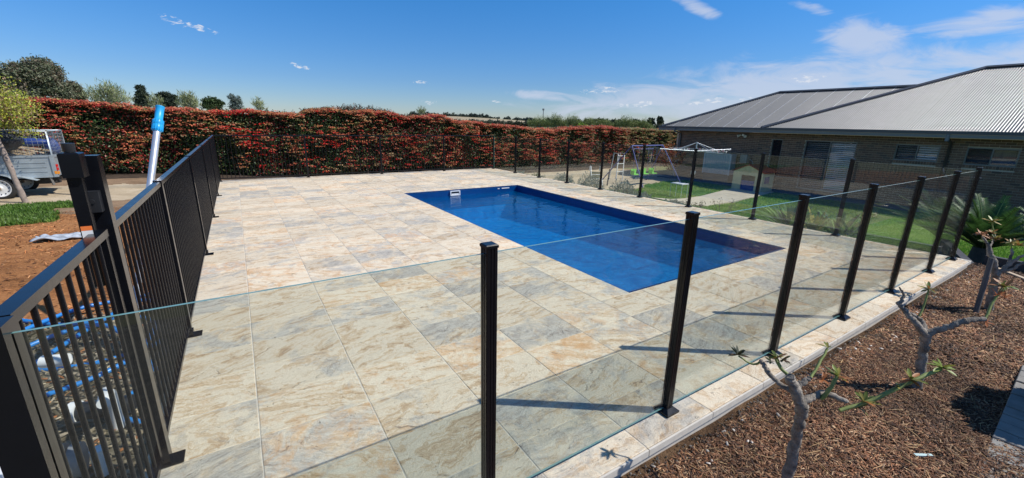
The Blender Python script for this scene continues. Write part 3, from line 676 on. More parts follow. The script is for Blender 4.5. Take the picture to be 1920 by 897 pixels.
while z < TOPW-.08:
    y = HY0+(.12 if row % 2 else 0)
    while y < HY1-.02:
        a, b = y+.005, min(y+.235, HY1-.003); segs = [(a, b)]
        for k, o in enumerate(ops):
            zlo = o[2]-(.12 if k in (1, 2) else 0)
            if z+.076 > zlo and z < o[3]:
                ns = []
                for s0, s1 in segs:
                    if s1 <= o[0] or s0 >= o[1]: ns.append((s0, s1)); continue
                    if s0 < o[0]-.02: ns.append((s0, o[0]-.004))
                    if s1 > o[1]+.02: ns.append((o[1]+.004, s1))
                segs = ns
        for s0, s1 in segs:
            if s1-s0 > .03: bl.append((s0, s1, z, min(z+.076, TOPW-.004)))
        y += .240
    z += .0862; row += 1
for o in (ops[1], ops[2]):
    y = o[0]-.05
    while y < o[1]+.05: bl.append((y, y+.072, o[2]-.115, o[2]-.006)); y += .081
def brick_col():
    k = random.random(); b = (.19, .115, .078) if k < .6 else (.24, .145, .095) if k < .85 else (.125, .09, .07)
    q = .8+.4*random.random(); return tuple(c*q for c in b)
vis = sorted(bl, key=lambda r: (r[0]-2.6)**2+((r[2]-.4)*1.2)**2 if r[0] > 2.3 else 1e6+r[0]**2)
def brickv(mb, r): mb.box((HX-.004, (r[0]+r[1])/2, (r[2]+r[3])/2), (.012+.003*random.random(), r[1]-r[0], r[3]-r[2]))
for r in vis[:300]:
    mb = MB(); brickv(mb, r); o = mb.build('brick', BRICK, house); settint(o.data, brick_col())
mb = MB(); cols = []
for r in vis[300:]:
    k = len(mb.v); brickv(mb, r); cols += [(*brick_col(), 1)]*(len(mb.v)-k)
o = mb.build('bricks', BRICK, house, kind='stuff')
a_ = o.data.color_attributes.new('tint', 'FLOAT_COLOR', 'POINT'); a_.data.foreach_set('color', np.array(cols, np.float32).ravel())
# windows
SLm = {}
def slat_mesh(L):
    k = round(L, 3)
    if k not in SLm:
        mb = MB(); mb.box((0, 0, 0), (.006, L, .062), Matrix.Rotation(.5, 3, 'Y')); SLm[k] = mb.mesh('slat', SLAT)
    return SLm[k]
def window(name, o, nleaf, slats, pane_dark=(), **k):
    y0_, y1_, z0_, z1_ = o; fw = .045; X0 = HX+.03
    mb = MB(); mb.b2((X0, y0_, z0_), (X0+.06, y0_+fw, z1_)); mb.b2((X0, y1_-fw, z0_), (X0+.06, y1_, z1_))
    mb.b2((X0, y0_+fw, z1_-fw), (X0+.06, y1_-fw, z1_)); mb.b2((X0, y0_+fw, z0_), (X0+.06, y1_-fw, z0_+fw))
    ym = (y0_+y1_)/2
    if nleaf == 2: mb.b2((X0+.005, ym-fw/2, z0_+fw), (X0+.055, ym+fw/2, z1_-fw))
    f = mb.build(name, FRAME, house)
    ys_ = [(y0_+fw, ym-fw/2), (ym+fw/2, y1_-fw)] if nleaf == 2 else [(y0_+fw, y1_-fw)]
    for q, (a, b) in enumerate(ys_):
        mb = MB(); mb.b2((X0+.025, a, z0_+fw), (X0+.031, b, z1_-fw)); mb.build('pane', WGLASS, f)
        if slats:
            n = int((z1_-z0_-2*fw)/.083)
            for s_ in range(n):
                sl = link('slat', slat_mesh(b-a-.01), f, (X0+.10, (a+b)/2, z0_+fw+.045+s_*.083))
        if q in pane_dark:
            mb = MB(); mb.b2((X0-.006, a-.01, z0_+fw-.01), (X0-.003, b+.01, z1_-fw+.01)); mb.build('fly_screen', FLY, f)
    return f
def fly_mat():
    m = bpy.data.materials.new('fly_screen'); m.use_nodes = True; t = m.node_tree; t.nodes.clear()
    mx = nd(t, 'ShaderNodeMixShader', ins={0: .30, 1: nd(t, 'ShaderNodeBsdfTransparent').outputs[0], 2: nd(t, 'ShaderNodeBsdfDiffuse', ins={0: (.03, .035, .045, 1)}).outputs[0]})
    t.links.new(mx.outputs[0], nd(t, 'ShaderNodeOutputMaterial').inputs[0]); return m
FLY = fly_mat()
window('sliding_door', ops[0], 2, (1,), (1,))
window('window', ops[1], 2, (1,), (1,))
window('window', ops[2], 2, (), (1,))
window('security_door', ops[3], 1, (), (0,))
mb = MB(); mb.b2((HX+.4, HY0+.02, .5), (HX+.42, 4.1, 1.3)); mb.build('curtain', simple('curtain', (.16, .18, .19), .8), house)
# roof: corrugated sheets
PT = .45
def sheet(y0_, y1_, ex, ez, dmax, hip, mat, parent, name='roof_sheet'):
    """front slope strip between y0..y1; hip(y) = plan run available at y"""
    n = max(2, int(round((y1_-y0_)/.0762*8))); ysx = np.linspace(y0_, y1_, n+1)
    V = []; 
    for y in ysx:
        d = max(0.0, min(dmax, hip(y))); hh = .0115*math.cos(2*PI*y/.0762)
        V += [(ex-.03, y, ez+hh-.03*PT), (ex+d, y, ez+d*PT+hh)]
    F = [(2*k, 2*k+1, 2*k+3, 2*k+2) for k in range(n)]
    V = np.array(V); return npmesh(name, V, F, mat, parent=parent, smooth=True)
EX, EZ = 20.9, 1.70
y = 10.83
while y > -9:
    sheet(y-.762+.006, y, EX, EZ+.004*(int(y*7) % 2), 5.74, lambda q: 10.83-q, ROOF, house); y -= .762
y = 16.6
while y > 5.6:
    hp_ = lambda q: 16.6-q
    lo_ = max(y-.762, 5.5)
    # left wing: part beyond the near hip lies under it, sheets run from eave or hip
    n = int(round((y-lo_)/.0762*8)); ysx = np.linspace(lo_, y-.006, n+1); V = []
    for q in ysx:
        d1 = min(4.2, 16.6-q); d0 = -.03 if q > 10.83 else max(0, 10.83-q-.35)
        d1 = max(d1, d0+.001); hh = .0115*math.cos(2*PI*q/.0762)
        V += [(EX+.12+d0, q, EZ-.01+d0*PT+hh), (EX+.12+d1, q, EZ-.01+d1*PT+hh)]
    npmesh('roof_sheet', V, [(2*k, 2*k+1, 2*k+3, 2*k+2) for k in range(n)], ROOF, parent=house, smooth=True)
    if y < 16.5:
        mb = MB(); d1 = min(4.2, 16.6-y); d0 = -.03 if y > 10.83 else max(0, 10.83-y-.25)
        if d1 > d0+.1: mb.beam((EX+.12+d0, y-.003, EZ+.004+d0*PT), (EX+.12+d1, y-.003, EZ+.004+d1*PT), .018, .012); mb.build('sheet_lap', simple('lap_steel', (.55, .56, .57), .35, .2) if 'lap_steel' not in bpy.data.materials else bpy.data.materials['lap_steel'], house)
    y -= .762
def cap(a, b, nm='hip_cap'):
    mb = MB(); a = Vector(a); b = Vector(b); d = (b-a).normalized(); s = d.cross(Vector((0, 0, 1))).normalized()
    for sg in (-1, 1): mb.beam(a+s*sg*.07+Vector((0, 0, .012)), b+s*sg*.07+Vector((0, 0, .012)), .15, .012, (s*sg*.35+Vector((0, 0, 1))))
    mb.tube([a+Vector((0, 0, .03)), b+Vector((0, 0, .03))], .03, 8)
    mb.build(nm, ROOFD, house)
cap((EX, 10.83, EZ+.02), (EX+5.74, 5.09, EZ+5.74*PT+.02)); cap((EX+5.74, 5.09, EZ+5.74*PT+.02), (EX+5.74, -9, EZ+5.74*PT+.02), 'ridge_cap')
cap((EX+.12, 16.6, EZ), (EX+4.32, 12.4, EZ+4.2*PT)); cap((EX+4.32, 12.4, EZ+4.2*PT), (EX+4.32, 6.2, EZ+4.2*PT), 'ridge_cap')
mb = MB()   # rear and end slopes
mb.add([(EX, 10.83, EZ-.02), (EX+5.74, 5.09, EZ+5.74*PT-.02), (EX+11.5, 10.83, EZ-.02)], [(0, 1, 2)])
mb.add([(EX+5.74, 5.09, EZ+5.74*PT), (EX+5.74, -9, EZ+5.74*PT), (EX+11.5, -9, EZ-.02), (EX+11.5, 10.83, EZ-.02)], [(0, 1, 2, 3)])
mb.add([(EX+.12, 16.6, EZ-.02), (EX+4.32, 12.4, EZ+4.2*PT-.02), (EX+8.5, 16.6, EZ-.02)], [(0, 2, 1)])
mb.add([(EX+4.32, 12.4, EZ+4.2*PT-.02), (EX+4.32, 6.2, EZ+4.2*PT-.02), (EX+8.5, 6.2, EZ-.02), (EX+8.5, 16.6, EZ-.02)], [(0, 1, 2, 3)])
mb.build('rear_roof', ROOF, house)
mb = MB(); mb.b2((EX-.10, -9, 1.60), (EX-.02, 10.83, 1.715)); mb.b2((EX+.0, 10.835, 1.60), (EX+.10, 16.72, 1.70)); mb.b2((EX+.1, 16.6, 1.60), (EX+8.5, 16.72, 1.70)); mb.build('gutter', ROOFD, house)
mb = MB(); mb.b2((EX-.07, -9, 1.49), (EX-.015, 10.83, 1.598)); mb.b2((EX+.03, 10.835, 1.48), (EX+.09, 16.7, 1.598)); mb.b2((EX+.1, 16.6, 1.48), (EX+8.5, 16.7, 1.598)); mb.build('fascia', FASC, house)
mb = MB(); mb.b2((EX-.014, -9, 1.481), (HX+.2, 10.83, 1.491)); mb.b2((EX+.091, 10.832, 1.479), (HX+.2, 16.59, 1.489)); mb.build('soffit', FASC, house)
DPM = simple('downpipe_brown', (.07, .062, .06), .5)
for y_, m_ in ((4.42, DPM), (15.55, FASC), (2.12, ROOFD)):
    mb = MB(); mb.tube([(EX-.05, y_, 1.60), (EX-.05, y_, 1.44), (HX-.06, y_, 1.30), (HX-.06, y_, HZ+.05)], .045, 10); mb.build('downpipe', m_, house)
mb = MB(); mb.tube([(EX-.05, 4.42, 1.60), (EX-.05, 4.42, 1.37)], .06, 10); mb.build('downpipe_head', FASC, house)
fl_ = thing('floodlight', (HX-.1, 12.08-.1, 1.38), 'twin white floodlight under the eave near the narrow screen door', 'floodlight')
fy = 11.95
mb = MB(); mb.box((HX-.04, fy, 1.33), (.06, .1, .1)); mb.build('mount', WHITEM, fl_)
for s_ in (-1, 1):
    mb = MB(); mb.tube([(HX-.1, fy+s_*.08, 1.33), (HX-.2, fy+s_*.2, 1.27)], [.03, .07], 12); mb.build('lamp_head', WHITEM, fl_)
# slab path along the house and garden path
mb = MB(); mb.b2((HX-1.15, -6, -1.2), (HX-.012, 16, -1.11)); mb.build('house_path', CONCG, kind='structure')
mb = MB()
pp = [(11.4, 7.7, 9.1), (12.5, 7.75, 9.1), (14, 8.4, 9.7), (16, 8.9, 10.3), (18.3, 9.2, 10.8), (20.35, 9.5, 11.2)]
for (xa, ya, yb), (xb_, yc_, yd_) in zip(pp[:-1], pp[1:]):
    za, zb_ = float(east(xa))+.045, float(east(xb_))+.045
    mb.add([(xa, ya, za), (xb_, yc_, zb_), (xb_, yd_, zb_), (xa, yb, za), (xa, ya, za-.15), (xb_, yc_, zb_-.15), (xb_, yd_, zb_-.15), (xa, yb, za-.15)], [(0, 1, 2, 3), (0, 4, 5, 1), (3, 2, 6, 7)])
mb.build('garden_path', CONC, kind='structure')
mb = MB(); mb.b2((9.6, 17.6, -1.25), (21, 17.72, -.93)); k_ob = mb.build('concrete_kerb', CONC); tag(k_ob, 'long pale concrete kerb at the foot of the hedge behind the slide', 'kerb')
mb = MB(); mb.b2((-12, 17.6, -.62), (-.8, 17.7, -.42)); k_ob = mb.build('concrete_kerb', CONC); tag(k_ob, 'pale kerb edging the gravel drive behind the trailer', 'kerb')

# slimline tank, meter box
tk = thing('slimline_water_tank', (20.9, 12.8, HZ), 'pale blue grey ribbed slimline water tank against the brick wall', 'water tank')
TANK = simple('pale_blue_steel', (.30, .40, .46), .4, .1, .06)
prof = []
for k in range(0, 41): prof.append((20.95+.018*math.cos(k*PI*.5*2), 12.09+1.44*k/40))
mb = MB(); V = [(x, y, z) for z in (-.66, .36) for x, y in [(20.93+.014*math.cos(2*PI*k/4), 12.12+1.38*k/60) for k in range(61)]]
mb.add(V, [[k, k+1, 62+k, 61+k] for k in range(60)]); mb.b2((20.95, 12.1, -.66), (21.46, 13.52, .37)); mb.build('tank_body', TANK, tk)
mb = MB(); mb.b2((20.9, 12.06, -.68), (20.96, 12.11, .4)); mb.b2((20.9, 13.51, -.68), (20.96, 13.56, .4)); mb.b2((20.9, 12.06, .371), (20.96, 13.56, .40)); mb.build('tank_trim', simple('pale_trim', (.5, .6, .66), .4), tk)
mb = MB(); mb.b2((20.95, 12.1, HZ), (21.45, 13.5, -.67)); mb.build('tank_stand', CONCG, tk)
mbx = thing('meter_box', (21.3, 11.6, .1), 'small grey meter box on the brick wall right of the water tank', 'meter box')
mb = MB(); mb.b2((21.25, 11.45, -.02), (21.48, 11.8, .38)); mb.build('box_body', simple('box_green_grey', (.17, .22, .22), .5), mbx)
mb = MB(); mb.tube([(21.35, 11.4, .2), (21.3, 11.2, .1), (21.35, 11.1, -.2), (21.4, 11.15, -.9)], .02, 8); mb.build('conduit', GREYP, mbx)

# ------------------------------------------------------------------ clothesline
ch_ = thing('rotary_clothesline', (15.02, 10.12, -1.05), 'rotary clothesline with pegs standing on the lawn by the house', 'clothesline')
cM = Vector((15.02, 10.12, 0))
mb = MB(); mb.tube([cM+Vector((0, 0, -1.08)), cM+Vector((0, 0, .45))], .035, 12); mb.tube([cM+Vector((0, 0, .45)), cM+Vector((0, 0, 1.12))], .024, 10); mb.build('mast', GALV, ch_)
ends = []
for k, a in enumerate((1.20, 1.20+PI/2, 1.20+PI, 1.20+1.5*PI)):
    ex_ = cM+Vector((math.cos(a)*1.55, math.sin(a)*1.55, .80+.06*(k % 2))); ends.append(ex_)
    mb = MB(); mb.tube([cM+Vector((0, 0, .78)), ex_], .011, 8); mb.build('arm', ALU, ch_)
    mb = MB(); mb.tube([cM+Vector((0, 0, 1.1)), cM+Vector(((ex_.x-cM.x)*.62, (ex_.y-cM.y)*.62, .80))], .008, 8); mb.build('strut', ALU, ch_)
mb = MB()
for s_ in (1.0, .8, .6, .4):
    for k in range(4):
        a = cM+(ends[k]-cM)*s_; b = cM+(ends[(k+1) % 4]-cM)*s_; a.z = .80+.04*s_; b.z = a.z
        mb.tube([a, (a+b)/2+Vector((0, 0, -.015)), b], .004, 4, cap=False)
mb.build('line_wire', WHITEM, ch_, kind='stuff')
mb = MB(); mb.b2((15.0-.05, 10.12-.09, -.12), (15.04, 10.12+.05, .02)); mb.tube([(14.95, 10.1, -.05), (14.8, 10.0, .05)], .012, 8); mb.build('winder', GALV, ch_)
PEGS = [simple('peg_white', (.8, .78, .74), .5), simple('peg_pink', (.75, .35, .38), .5), simple('peg_red', (.7, .06, .08), .5)]
rp = random.Random(4)
for k in range(24):
    s_ = rp.choice((1.0, .8)); side = rp.choice((2, 3, 3, 3, 0)); u = rp.random()
    a = cM+(ends[side]-cM)*s_; b = cM+(ends[(side+1) % 4]-cM)*s_; q_ = a+(b-a)*u
    mb = MB(); mb.b2((q_.x-.008, q_.y-.012, .80+.03*s_-.06), (q_.x+.008, q_.y+.012, .80+.03*s_+.02))
    o = mb.build('clothes_peg', PEGS[2] if k == 3 else PEGS[k % 2]); tag(o, 'red clothes peg on the clothesline' if k == 3 else ('small pink clothes peg hanging on the clothesline' if k % 2 else 'small white clothes peg hanging on the clothesline'), 'clothes peg', 'pegs on the clothesline')
# ------------------------------------------------------------------ swing set
BLUEP = simple('swing_blue_paint', (.05, .07, .26), .5); GRN = simple('lime_plastic', (.22, .62, .10), .45)
sw = thing('swing_set', (16.4, 13.6, -1.05), 'blue tubular swing set with lime green seats on the far lawn', 'swing set')
A_ = Vector((15.75, 14.0, .76)); B_ = Vector((18.0, 14.0, .76))
mb = MB(); mb.tube([A_, B_], .03, 10); mb.build('top_bar', BLUEP, sw)
for T, f1, f2 in ((A_, Vector((15.55, 12.95, -1.07)), Vector((15.0, 15.2, -1.1))), (B_, Vector((18.35, 12.9, -1.14)), Vector((18.5, 15.2, -1.14)))):
    mb = MB(); mb.tube([T, f1], .026, 8); mb.build('leg', BLUEP, sw)
    mb = MB(); mb.tube([T, f2], .026, 8); mb.build('leg', BLUEP, sw)
mb = MB(); mb.tube([(16.4, 14, .60), (17.3, 14, .60)], .02, 8); mb.tube([(15.9, 14, .62), (16.35, 14, .62)], .02, 8); mb.build('cross_bar', BLUEP, sw)
for sx_ in (16.15, 16.85, 17.45):
    s_ = MB(); s_.b2((sx_-.18, 13.88, -.62), (sx_+.18, 14.12, -.585)); s_.b2((sx_-.18, 14.10, -.585), (sx_+.18, 14.13, -.36)); s_.b2((sx_-.19, 13.9, -.584), (sx_-.165, 14.1, -.42))
    so_ = s_.build('seat', GRN, sw)
    mb = MB()
    for q_ in (-.16, .16): mb.tube([(sx_+q_, 14, -.58), (sx_+q_*.9, 14, .75)], .007, 5)
    mb.build('ropes', BLUEP, so_)
# ------------------------------------------------------------------ slide
sl = thing('garden_slide', (13.1, 13.6, -.9), 'small childrens slide with white ladder rails on the sandy ground', 'slide')
zg = -.93
SLG = simple('faded_green_plastic', (.10, .16, .12), .5)
for q_, nm in ((0, 'L'), (.48, 'R')):
    mb = MB(); mb.tube([(12.85+q_*.85, 13.45-q_*.45, zg), (13.0+q_*.85, 13.75-q_*.45, -.32), (13.06+q_*.85, 13.85-q_*.45, -.08), (13.14+q_*.85, 13.98-q_*.45, -.09), (13.18+q_*.85, 14.05-q_*.45, -.30)], .022, 8); mb.build('ladder_rail', WHITEM, sl)
for k in range(3):
    t = (k+.8)/4; mb = MB(); a = Vector((12.85+.15*t*1.2, 13.45+.3*t*1.2, zg+.6*t*1.2)); mb.tube([a, a+Vector((.41, -.22, 0))], .018, 6); mb.build('rung', WHITEM, sl)
mb = MB(); a = Vector((13.3, 13.75, -.34)); b = Vector((14.5, 15.1, zg+.1)); mb.beam(a, b, .42, .03); mb.beam(a+Vector((.17, -.15, .04)), b+Vector((.17, -.15, .04)), .03, .10); mb.beam(a-Vector((.17, -.15, -.04)), b-Vector((.17, -.15, -.04)), .03, .10); mb.build('chute', SLG, sl)
mb = MB(); mb.beam((13.75, 13.45, zg), (14.15, 13.75, -.25), .05, .05); mb.build('prop', DARKP, sl)
# white climbing frame behind the swing
cf = thing('climbing_frame', (15.0, 15.3, -1.05), 'white tubular frame standing left of the swing set against the hedge', 'climbing frame')
mb = MB()
for x_ in (16.05, 16.5):
    mb.tube([(x_, 15.1, -1.05), (x_+.1, 15.2, .3), (x_+.12, 15.5, .32), (x_+.12, 15.7, -1.05)], .022, 8)
for z_ in (-.6, -.2, .2): mb.tube([(16.08, 15.14, z_), (16.55, 15.14, z_)], .016, 6)
mb.build('frame', WHITEM, cf)
# playhouse
ph = thing('playhouse', (19.6, 10.4, HZ), 'cream childrens playhouse with red roof and blue door by the house wall', 'playhouse')
CREAM = simple('cream_plastic', (.55, .50, .30), .6); REDR = simple('red_roof_plastic', (.30, .03, .03), .5); BLD = simple('blue_door_plastic', (.02, .05, .22), .5)
yA_, yB_, yD0, yD1 = 9.72, 11.08, 10.05, 10.68; xF, xK = 19.6, 20.6; gh, ew = -1.11, -.28
mb = MB(); mb.b2((xF, yD1, gh), (xF+.06, yB_, ew)); mb.b2((xF, yA_, gh), (xF+.06, yD0, ew)); mb.b2((xF, yD0, -.42), (xF+.06, yD1, ew))
mb.add([(xF, yA_, ew), (xF, yB_, ew), (xF, (yA_+yB_)/2, .05), (xF+.06, yA_, ew), (xF+.06, yB_, ew), (xF+.06, (yA_+yB_)/2, .05)], [(0, 2, 1), (3, 4, 5), (0, 3, 5, 2), (1, 2, 5, 4)])
mb.b2((xF+.06, yA_, gh), (xK, yA_+.06, ew)); mb.b2((xF+.06, yB_-.06, gh), (xK, yB_, ew)); mb.b2((xK-.06, yA_+.06, gh), (xK, yB_-.06, ew)); mb.build('wall', CREAM, ph)
mb = MB(); ym_ = (yA_+yB_)/2
mb.beam((xF-.03, ym_-.38, -.10), (xK+.08, ym_-.38, -.10), .86, .035, (0, -.42, 1)); mb.beam((xF-.03, ym_+.38, -.10), (xK+.08, ym_+.38, -.10), .86, .035, (0, .42, 1)); mb.build('roof', REDR, ph)
mb = MB(); mb.b2((xF+.02, yD0+.02, gh+.01), (xF+.05, yD1-.02, -.66)); mb.build('door', BLD, ph)
mb = MB(); mb.b2((xF+.2, yA_-.004, -.75), (xF+.6, yA_-.001, -.45)); mb.build('window', BLD, ph)
# wire stool
st_ = thing('wire_stool', (14.6, 10.25, -1.0), 'small white wire stool beside the clothesline mast', 'stool')
zf = float(east(14.5))
mb = MB(); mb.b2((14.35, 10.05, -.50), (14.75, 10.6, -.47)); mb.build('seat', WHITEM, st_)
for x_, y_ in ((14.37, 10.07), (14.73, 10.07), (14.37, 10.58), (14.73, 10.58)):
    mb = MB(); mb.tube([(x_, y_, -.5), (x_, y_, zf)], .008, 6); mb.build('leg', WHITEM, st_)
# blue toy
tb = thing('toy_boat', (11.3, 3.55, -.6), 'small blue and white toy lying on the lawn just beyond the glass', 'toy')
zt_ = float(gz(11.3, 3.55))
mb = MB(); mb.blob((11.3, 3.55, zt_+.12), (.20, .10, .07), 12, 7); mb.build('hull', simple('toy_blue', (.02, .14, .62), .35), tb)
mb = MB(); mb.blob((11.43, 3.42, zt_+.07), (.07, .06, .05), 8, 6); mb.blob((11.2, 3.5, zt_+.06), (.05, .05, .045), 8, 6); mb.build('float', WHITEP, tb)

# ------------------------------------------------------------------ foliage generators
def quads(c, dirv, nrm, L, Wd, col):
    """diamond leaves: centre base c, direction dirv, normal nrm"""
    dirv = dirv/np.linalg.norm(dirv, axis=1, keepdims=True); s = np.cross(dirv, nrm); s /= (np.linalg.norm(s, axis=1, keepdims=True)+1e-9)
    L = np.asarray(L).reshape(-1, 1); Wd = np.asarray(Wd).reshape(-1, 1)
    dn = np.cross(s, dirv)*L*.12
    V = np.stack([c, c+dirv*L*.5+s*Wd*.5, c+dirv*L-dn, c+dirv*L*.5-s*Wd*.5], 1).reshape(-1, 3)
    F = np.arange(len(c)*4).reshape(-1, 4); return V, F, np.repeat(col, 4, 0)
def rnd3(n):
    v = rng.normal(size=(n, 3)); return v/np.linalg.norm(v, axis=1, keepdims=True)
def merge(parts):
    V = []; F = []; Cc = []; k = 0
    for v, f, c in parts: V.append(v); F.append(f+k); Cc.append(c); k += len(v)
    return np.concatenate(V), np.concatenate(F), np.concatenate(Cc)
def jit(col, n, a=.25): return np.clip(np.tile(np.array(col), (n, 1))*(1+a*rng.normal(size=(n, 1)))*(1+.12*rng.normal(size=(n, 3))), .004, 1)

# ------------------------------------------------------------------ hedge
hx = np.array([-11, -5.8, -4.8, -3.85, -2.3, -.6, .9, 2.6, 2.9, 4.4, 6.4, 7.2, 9.5, 10.5, 14, 17, 19.9, 24, 29, 34]); hz = np.array([2.4, 2.28, 2.32, 2.22, 2.10, 2.09, 2.10, 2.05, 2.22, 2.30, 2.24, 2.08, 2.10, 1.9, 1.66, 1.42, 1.70, 1.62, 1.5, 1.5])
def htop(x): return np.interp(x, hx, hz)-.20
HYF = 21.75
hedge = thing('photinia_hedge', (8, HYF+.8, -.7), 'long clipped red and orange photinia hedge behind the pool', 'hedge')
def face_y(x, z): return HYF+.16*vn(x, z, .9, 11)+.10*vn(x, z, 2.6, 12)+.10*np.clip(z-1.2, 0, 2)
# dark core sheet, painted to stand for the shade inside the hedge
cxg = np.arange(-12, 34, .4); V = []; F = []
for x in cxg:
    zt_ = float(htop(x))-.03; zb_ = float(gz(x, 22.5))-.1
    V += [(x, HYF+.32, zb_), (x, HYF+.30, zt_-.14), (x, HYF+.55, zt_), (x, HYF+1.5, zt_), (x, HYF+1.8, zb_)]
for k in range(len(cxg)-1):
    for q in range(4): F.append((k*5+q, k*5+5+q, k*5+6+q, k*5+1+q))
npmesh('hedge_shade_core', V, F, CORE, parent=hedge, smooth=True)
parts = []
n = 90000
x = rng.uniform(-11.5, 33, n); gb = gz(x, np.full(n, 22.0)); ht = htop(x)
top = rng.random(n) < .33
z = np.where(top, ht+.06*vn(x, x*0+3, 2, 13)+rng.normal(size=n)*.04, gb+.12+(ht-gb-.12)*rng.random(n)**.92)
y = np.where(top, HYF+.15+rng.random(n)*1.5, face_y(x, z)+rng.random(n)*.22)
c = np.c_[x, y, z]; d = rnd3(n); d[:, 1] -= np.where(top, .2, .5); d[:, 2] += np.where(top, .7, .15)
nr = rnd3(n); nr[:, 1] -= 1.0; nr[:, 2] += .6
redz = sst(.15, .6, vn(x, z*.7, .45, 21)); green = jit((.055, .09, .028), n, .45); red = jit((.24, .03, .025), n, .4)
k = (rng.random(n) < .10+.34*redz)[:, None]; col = np.where(k, red, green)
oli = (rng.random(n) < .12)[:, None]; col = np.where(oli, jit((.13, .12, .04), n, .3), col)
parts.append(quads(c, d, nr, rng.uniform(.07, .125, n), rng.uniform(.032, .055, n), col))
# new growth rosettes
n = 12500; x = rng.uniform(-11.5, 33, n); gb = gz(x, np.full(n, 22.0)); ht = htop(x); top = rng.random(n) < .54
u = rng.random(n)
z = np.where(top, ht+.05+.09*vn(x, x*0+3, 2, 13)+rng.normal(size=n)*.04, gb+.25+(ht-gb-.15)*u**.7)
y = np.where(top, HYF-.02+rng.random(n)**1.4*1.3, face_y(x, z)-.06-rng.random(n)*.09)
lump = vn(x, z*1.5, 1.4, 33)
keep = top | (lump+.6*rng.normal(size=n)*.6 > -.08); x, y, z, top, ht, gb, lump = (q[keep] for q in (x, y, z, top, ht, gb, lump)); n = len(x)
late = sst(22.6, 24.6, x)         # right end: olive and cream
warm = np.array([(.62, .20, .09), (.56, .15, .085), (.58, .27, .11), (.50, .06, .045), (.48, .33, .17), (.27, .27, .09)])
pz = vn(x, z, .35, 31); lf_ = 1-sst(-3, 3, x)
pr = np.stack([1+0*x, .9+.6*lf_, .5+.9*(pz > 0), .25+1.6*(vn(x, z, .3, 22) > .35)+1.2*sst(9, 14, x)*(1-late), .6*(1-top*.7)*(1-.6*lf_)+.9*late, .45*(1-top*.7)+2.0*late], 1)
pr[:, 0:4] *= (1-.72*late)[:, None]; pr /= pr.sum(1, keepdims=True)
idx = (pr.cumsum(1) > rng.random(n)[:, None]).argmax(1); ccol = warm[idx]*(1+.16*rng.normal(size=(n, 1)))
streak = np.clip(1.25-np.abs(x-(.3+.9*(1.6-z)*.35))/.75, 0, 1)+.5*np.clip(1-np.abs(x+2.6)/1.6, 0, 1)*(z < .4)+.45*np.clip(1-np.abs(x-3.6)/1.2, 0, 1)*(z < .9)+.25*sst(.3, .6, vn(x, z*.8, .5, 41))*(~top)
ccol = np.where(((rng.random(n) < .75*streak))[:, None], np.array([(.70, .035, .03)]), ccol)
ccol = np.where(((x > 9) & (x < 23) & top & (rng.random(n) < .45))[:, None], np.array([(.60, .15, .08)]), ccol)
m = 15
a_ = rng.uniform(0, 2*PI, n*m); r_ = np.sqrt(rng.random(n*m))*np.repeat(rng.uniform(.06, .13, n), m)
cc = np.repeat(np.c_[x, y, z], m, 0)+np.c_[np.cos(a_)*r_, np.sin(a_)*r_, -r_*r_*3.5+rng.normal(size=n*m)*.008]
d = np.c_[np.cos(a_), np.sin(a_), rng.normal(size=n*m)*.25-.1]+rnd3(n*m)*.35; nr = rnd3(n*m)*.45; nr[:, 2] += 1; nr[:, 1] -= .45
parts.append(quads(cc, d, nr, rng.uniform(.05, .085, n*m), rng.uniform(.03, .045, n*m), np.clip(np.repeat(ccol, m, 0)*(1+.15*rng.normal(size=(n*m, 1))), .01, 1)))
# unclipped shoots on top
n = 820; x = np.concatenate([rng.uniform(2.8, 7.6, 400), rng.uniform(-11, 24, 420)]); hgt = np.concatenate([rng.uniform(.12, .42, 400)*(np.clip(1-np.abs(x[:400]-5.4)/3.2, .35, 1)), rng.uniform(.05, .20, 420)])
yb = HYF+.2+rng.random(n)*.9; lean = rng.normal(size=(n, 2))*.12
m = 9; t = np.tile(np.linspace(.15, 1, m), n); cc = np.c_[np.repeat(x, m)+np.repeat(lean[:, 0], m)*t, np.repeat(yb, m)+np.repeat(lean[:, 1], m)*t, np.repeat(htop(x), m)+np.repeat(hgt, m)*t]
d = rnd3(n*m); d[:, 2] += .5; cs = np.array([(.07, .085, .03), (.20, .07, .04), (.05, .06, .03)])[rng.integers(0, 3, n)]
parts.append(quads(cc, d, rnd3(n*m), rng.uniform(.05, .1, n*m), rng.uniform(.02, .035, n*m), np.repeat(cs, m, 0)))
dd = np.c_[lean, hgt[:, None]]; parts.append(quads(np.c_[x, yb, htop(x)], dd, rnd3(n), np.linalg.norm(dd, axis=1)*1.05, np.full(n, .014), np.tile((.12, .07, .045), (n, 1))))
V, F, cl_ = merge(parts); npmesh('foliage', V, F, LEAF, cl_, parent=hedge, kind='stuff')
mb = MB()
for k in range(58):
    x = -11+k*.78+random.uniform(-.15, .15); yb_ = HYF+.28; zb_ = float(gz(x, 22.2)); mb.tube([(x, yb_, zb_-.05), (x+random.uniform(-.08, .08), yb_-.03, zb_+.3), (x+random.uniform(-.2, .2), yb_, zb_+.7)], [.03, .025, .015], 6)
mb.build('stems', BARKB, hedge, kind='stuff')
rb = thing('orange_red_shrub', (19.9, 15.2, -1.1), 'orange red shrub at the house corner behind the swing set', 'shrub')
